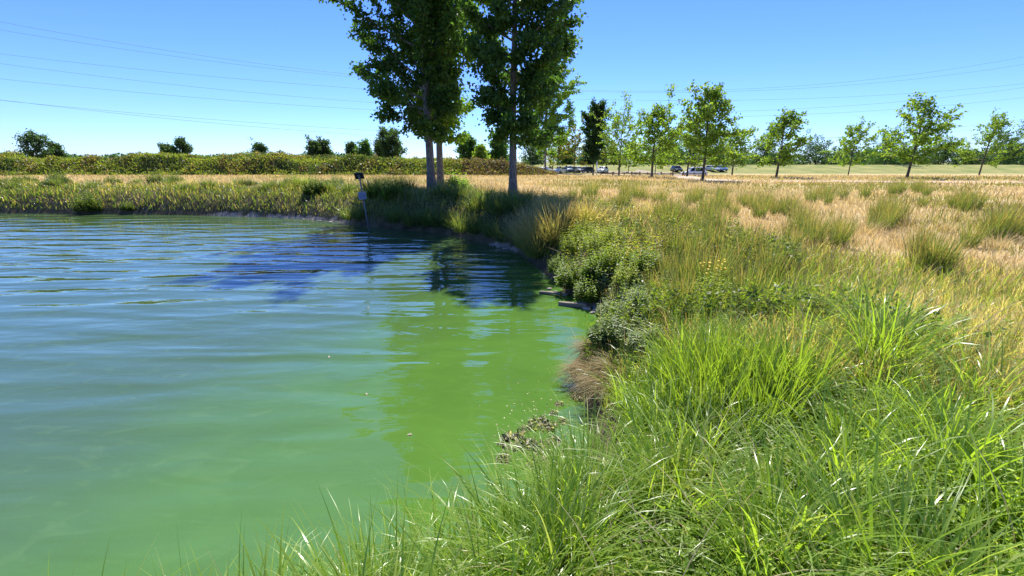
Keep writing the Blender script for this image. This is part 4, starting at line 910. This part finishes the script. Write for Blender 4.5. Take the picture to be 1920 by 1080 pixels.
srng = random.Random(31)
def stone_mesh(k):
    r = random.Random(k)
    def build(bm):
        bmesh.ops.create_icosphere(bm, subdivisions=2, radius=1.0)
        for v in bm.verts: v.co *= 1 + r.uniform(-0.16, 0.16); v.co.z *= 0.55
    return bm_mesh('stone', build, 0, True)
stones = [stone_mesh(k) for k in range(4)]
for px, py in [(1112, 585), (1120, 592), (1128, 598), (1134, 606), (1138, 616), (1130, 612), (1122, 602), (1100, 578), (1085, 556), (1060, 552), (1042, 546), (1030, 541), (1020, 514), (948, 466), (935, 463), (958, 469), (920, 459), (925, 461), (968, 472), (1140, 628), (1118, 580), (1105, 574), (600, 414), (570, 411), (620, 416)]:
    p = gp(px, py, 0.015); o = obj('stone', stones[srng.randrange(4)], M_STONE, None, (p[0], p[1], 0.012)); s = srng.uniform(0.022, 0.06)
    o.scale = (s * srng.uniform(1, 1.7), s, s * 0.8); o.rotation_euler = (0, 0, srng.uniform(0, 6.28))
    tag(o, 'pale flat stone at the waterline', 'stone', 'pale stones along the waterline')
def debris_mesh(seed, n, rad):
    rng = np.random.default_rng(seed); a = rng.uniform(0, 6.283, n); q = rad * np.sqrt(rng.uniform(0, 1, n)); acc = Acc()
    P = np.stack([q * np.cos(a), q * np.sin(a), rng.uniform(0.0, 0.05, n) * (1 - q / rad * 0.7)], -1)
    D = rng.normal(size=(n, 3)) * np.array((1, 1, 0.45)); Lf = rng.uniform(0.018, 0.045, n)
    c = pal(rng, n, [(0.03, 0.03, 0.02), (0.05, 0.06, 0.03), (0.55, 0.46, 0.40), (0.20, 0.24, 0.10), (0.45, 0.42, 0.30), (0.02, 0.02, 0.02)])
    V, F, cc = leaf2(rng, P, D, unit(rng.normal(size=(n, 3)) * 0.4 + np.array((0, 0, 1))), Lf, Lf * 0.6, c); acc.add(V, F, cc)
    m = 26; b0 = np.stack([rng.uniform(-rad, rad, m), rng.uniform(-rad, rad, m), np.full(m, 0.005)], -1); cs = pal(rng, m, [(0.12, 0.16, 0.05), (0.3, 0.26, 0.14)])
    V, F, cc = blades(rng, b0, rng.uniform(0, 6.28, m), rng.uniform(0.9, 1.5, m), rng.uniform(-0.3, 0.6, m), rng.uniform(0.05, 0.16, m), np.full(m, 0.004), 3, cs, cs); acc.add(V, F, cc)
    return acc.mesh('floating_weed')
deb = [debris_mesh(400 + k, 120, 0.11) for k in range(3)]
for px, py, s, lab in [(965, 830, 1.25, 'dark floating weed clump nearest the arching sedge'), (1012, 795, 1.0, 'pale-flecked floating weed clump in the middle of the raft'), (1030, 800, 0.8, 'small pale weed clump right of the middle one'), (1000, 838, 1.0, 'floating weed clump with brown stalks'), (1040, 828, 0.7, 'small dark weed clump near the bank'),
                       (1028, 872, 0.75, 'pinkish pale weed clump closest to the camera'), (1048, 758, 0.45, 'tiny weed tuft farthest out of the raft'), (1008, 868, 0.8, 'dull floating weed clump under the sedge blades'), (1085, 745, 0.8, 'weed clump caught against the bank'), (985, 805, 0.55, 'small dark weed tuft left of the pale-flecked clump'), (1055, 790, 0.5, 'small weed tuft between the raft and the bank'), (1038, 775, 0.4, 'tiny weed tuft behind the pale-flecked clump'), (1065, 850, 0.6, 'weed tuft close under the bank grass'), (945, 860, 0.6, 'weed tuft left of the pinkish clump'), (1022, 845, 0.55, 'weed tuft between the pinkish and dull clumps')]:
    p = gp(px, py, 0.0); o = obj('floating_weed_clump', deb[srng.randrange(3)], M_HERB, None, (p[0], p[1], 0.002)); o.scale = (s, s, s); o.rotation_euler = (0, 0, srng.uniform(0, 6.28)); tag(o, lab, 'water weed', 'raft of floating weed')
rng = np.random.default_rng(55); acc = Acc(); n = 260
pp = np.array([gp(a_, b_, 0.0) for a_, b_ in zip(rng.normal(1020, 42, n), rng.normal(815, 48, n))]); k = shore_d(pp[:, 0], pp[:, 1]) < -0.02; pp = pp[k]; n = len(pp)
Lf = rng.uniform(0.008, 0.026, n); V, F, cc = leaf2(rng, np.stack([pp[:, 0], pp[:, 1], np.full(n, 0.004)], -1), rng.normal(size=(n, 3)) * np.array((1, 1, 0.08)), np.broadcast_to(np.array((0, 0, 1.0)), (n, 3)), Lf, Lf * 0.6, pal(rng, n, [(0.5, 0.42, 0.34), (0.05, 0.06, 0.03), (0.3, 0.3, 0.14), (0.6, 0.55, 0.45)]), 0.05, 0.0); acc.add(V, F, cc)
tag(obj('weed_flecks', acc.mesh('weed_flecks'), M_HERB), 'scatter of tiny pale and dark plant flecks on the water round the weed raft', kind='stuff')
def leaf_bit():
    rng = np.random.default_rng(3); V, F, cc = leaf2(rng, np.zeros((1, 3)), np.array([[1.0, 0, 0.1]]), np.array([[0, 0, 1.0]]), np.array([0.05]), np.array([0.025]), np.array([[0.6, 0.52, 0.42]])); return quad_mesh('leaf', V, F, cc)
lb = leaf_bit()
for px, py, lab in [(617, 668, 'pale leaf floating alone on the open water'), (688, 741, 'pale leaf floating left of the green tree reflection'), (692, 577, 'small leaf floating below the post reflection'), (773, 815, 'tiny pale leaf floating on the green reflection')]:
    p = gp(px, py, 0.0); o = obj('floating_leaf', lb, M_DRY, None, (p[0], p[1], 0.004)); o.rotation_euler = (0, 0, srng.uniform(0, 6.28)); tag(o, lab, 'leaf')

tri = sum(len(o.data.loop_triangles) if o.data.loop_triangles else len(o.data.polygons) * 2 for o in scene.objects if o.type == 'MESH')
print('TRIS', tri, 'OBJECTS', len(scene.objects))
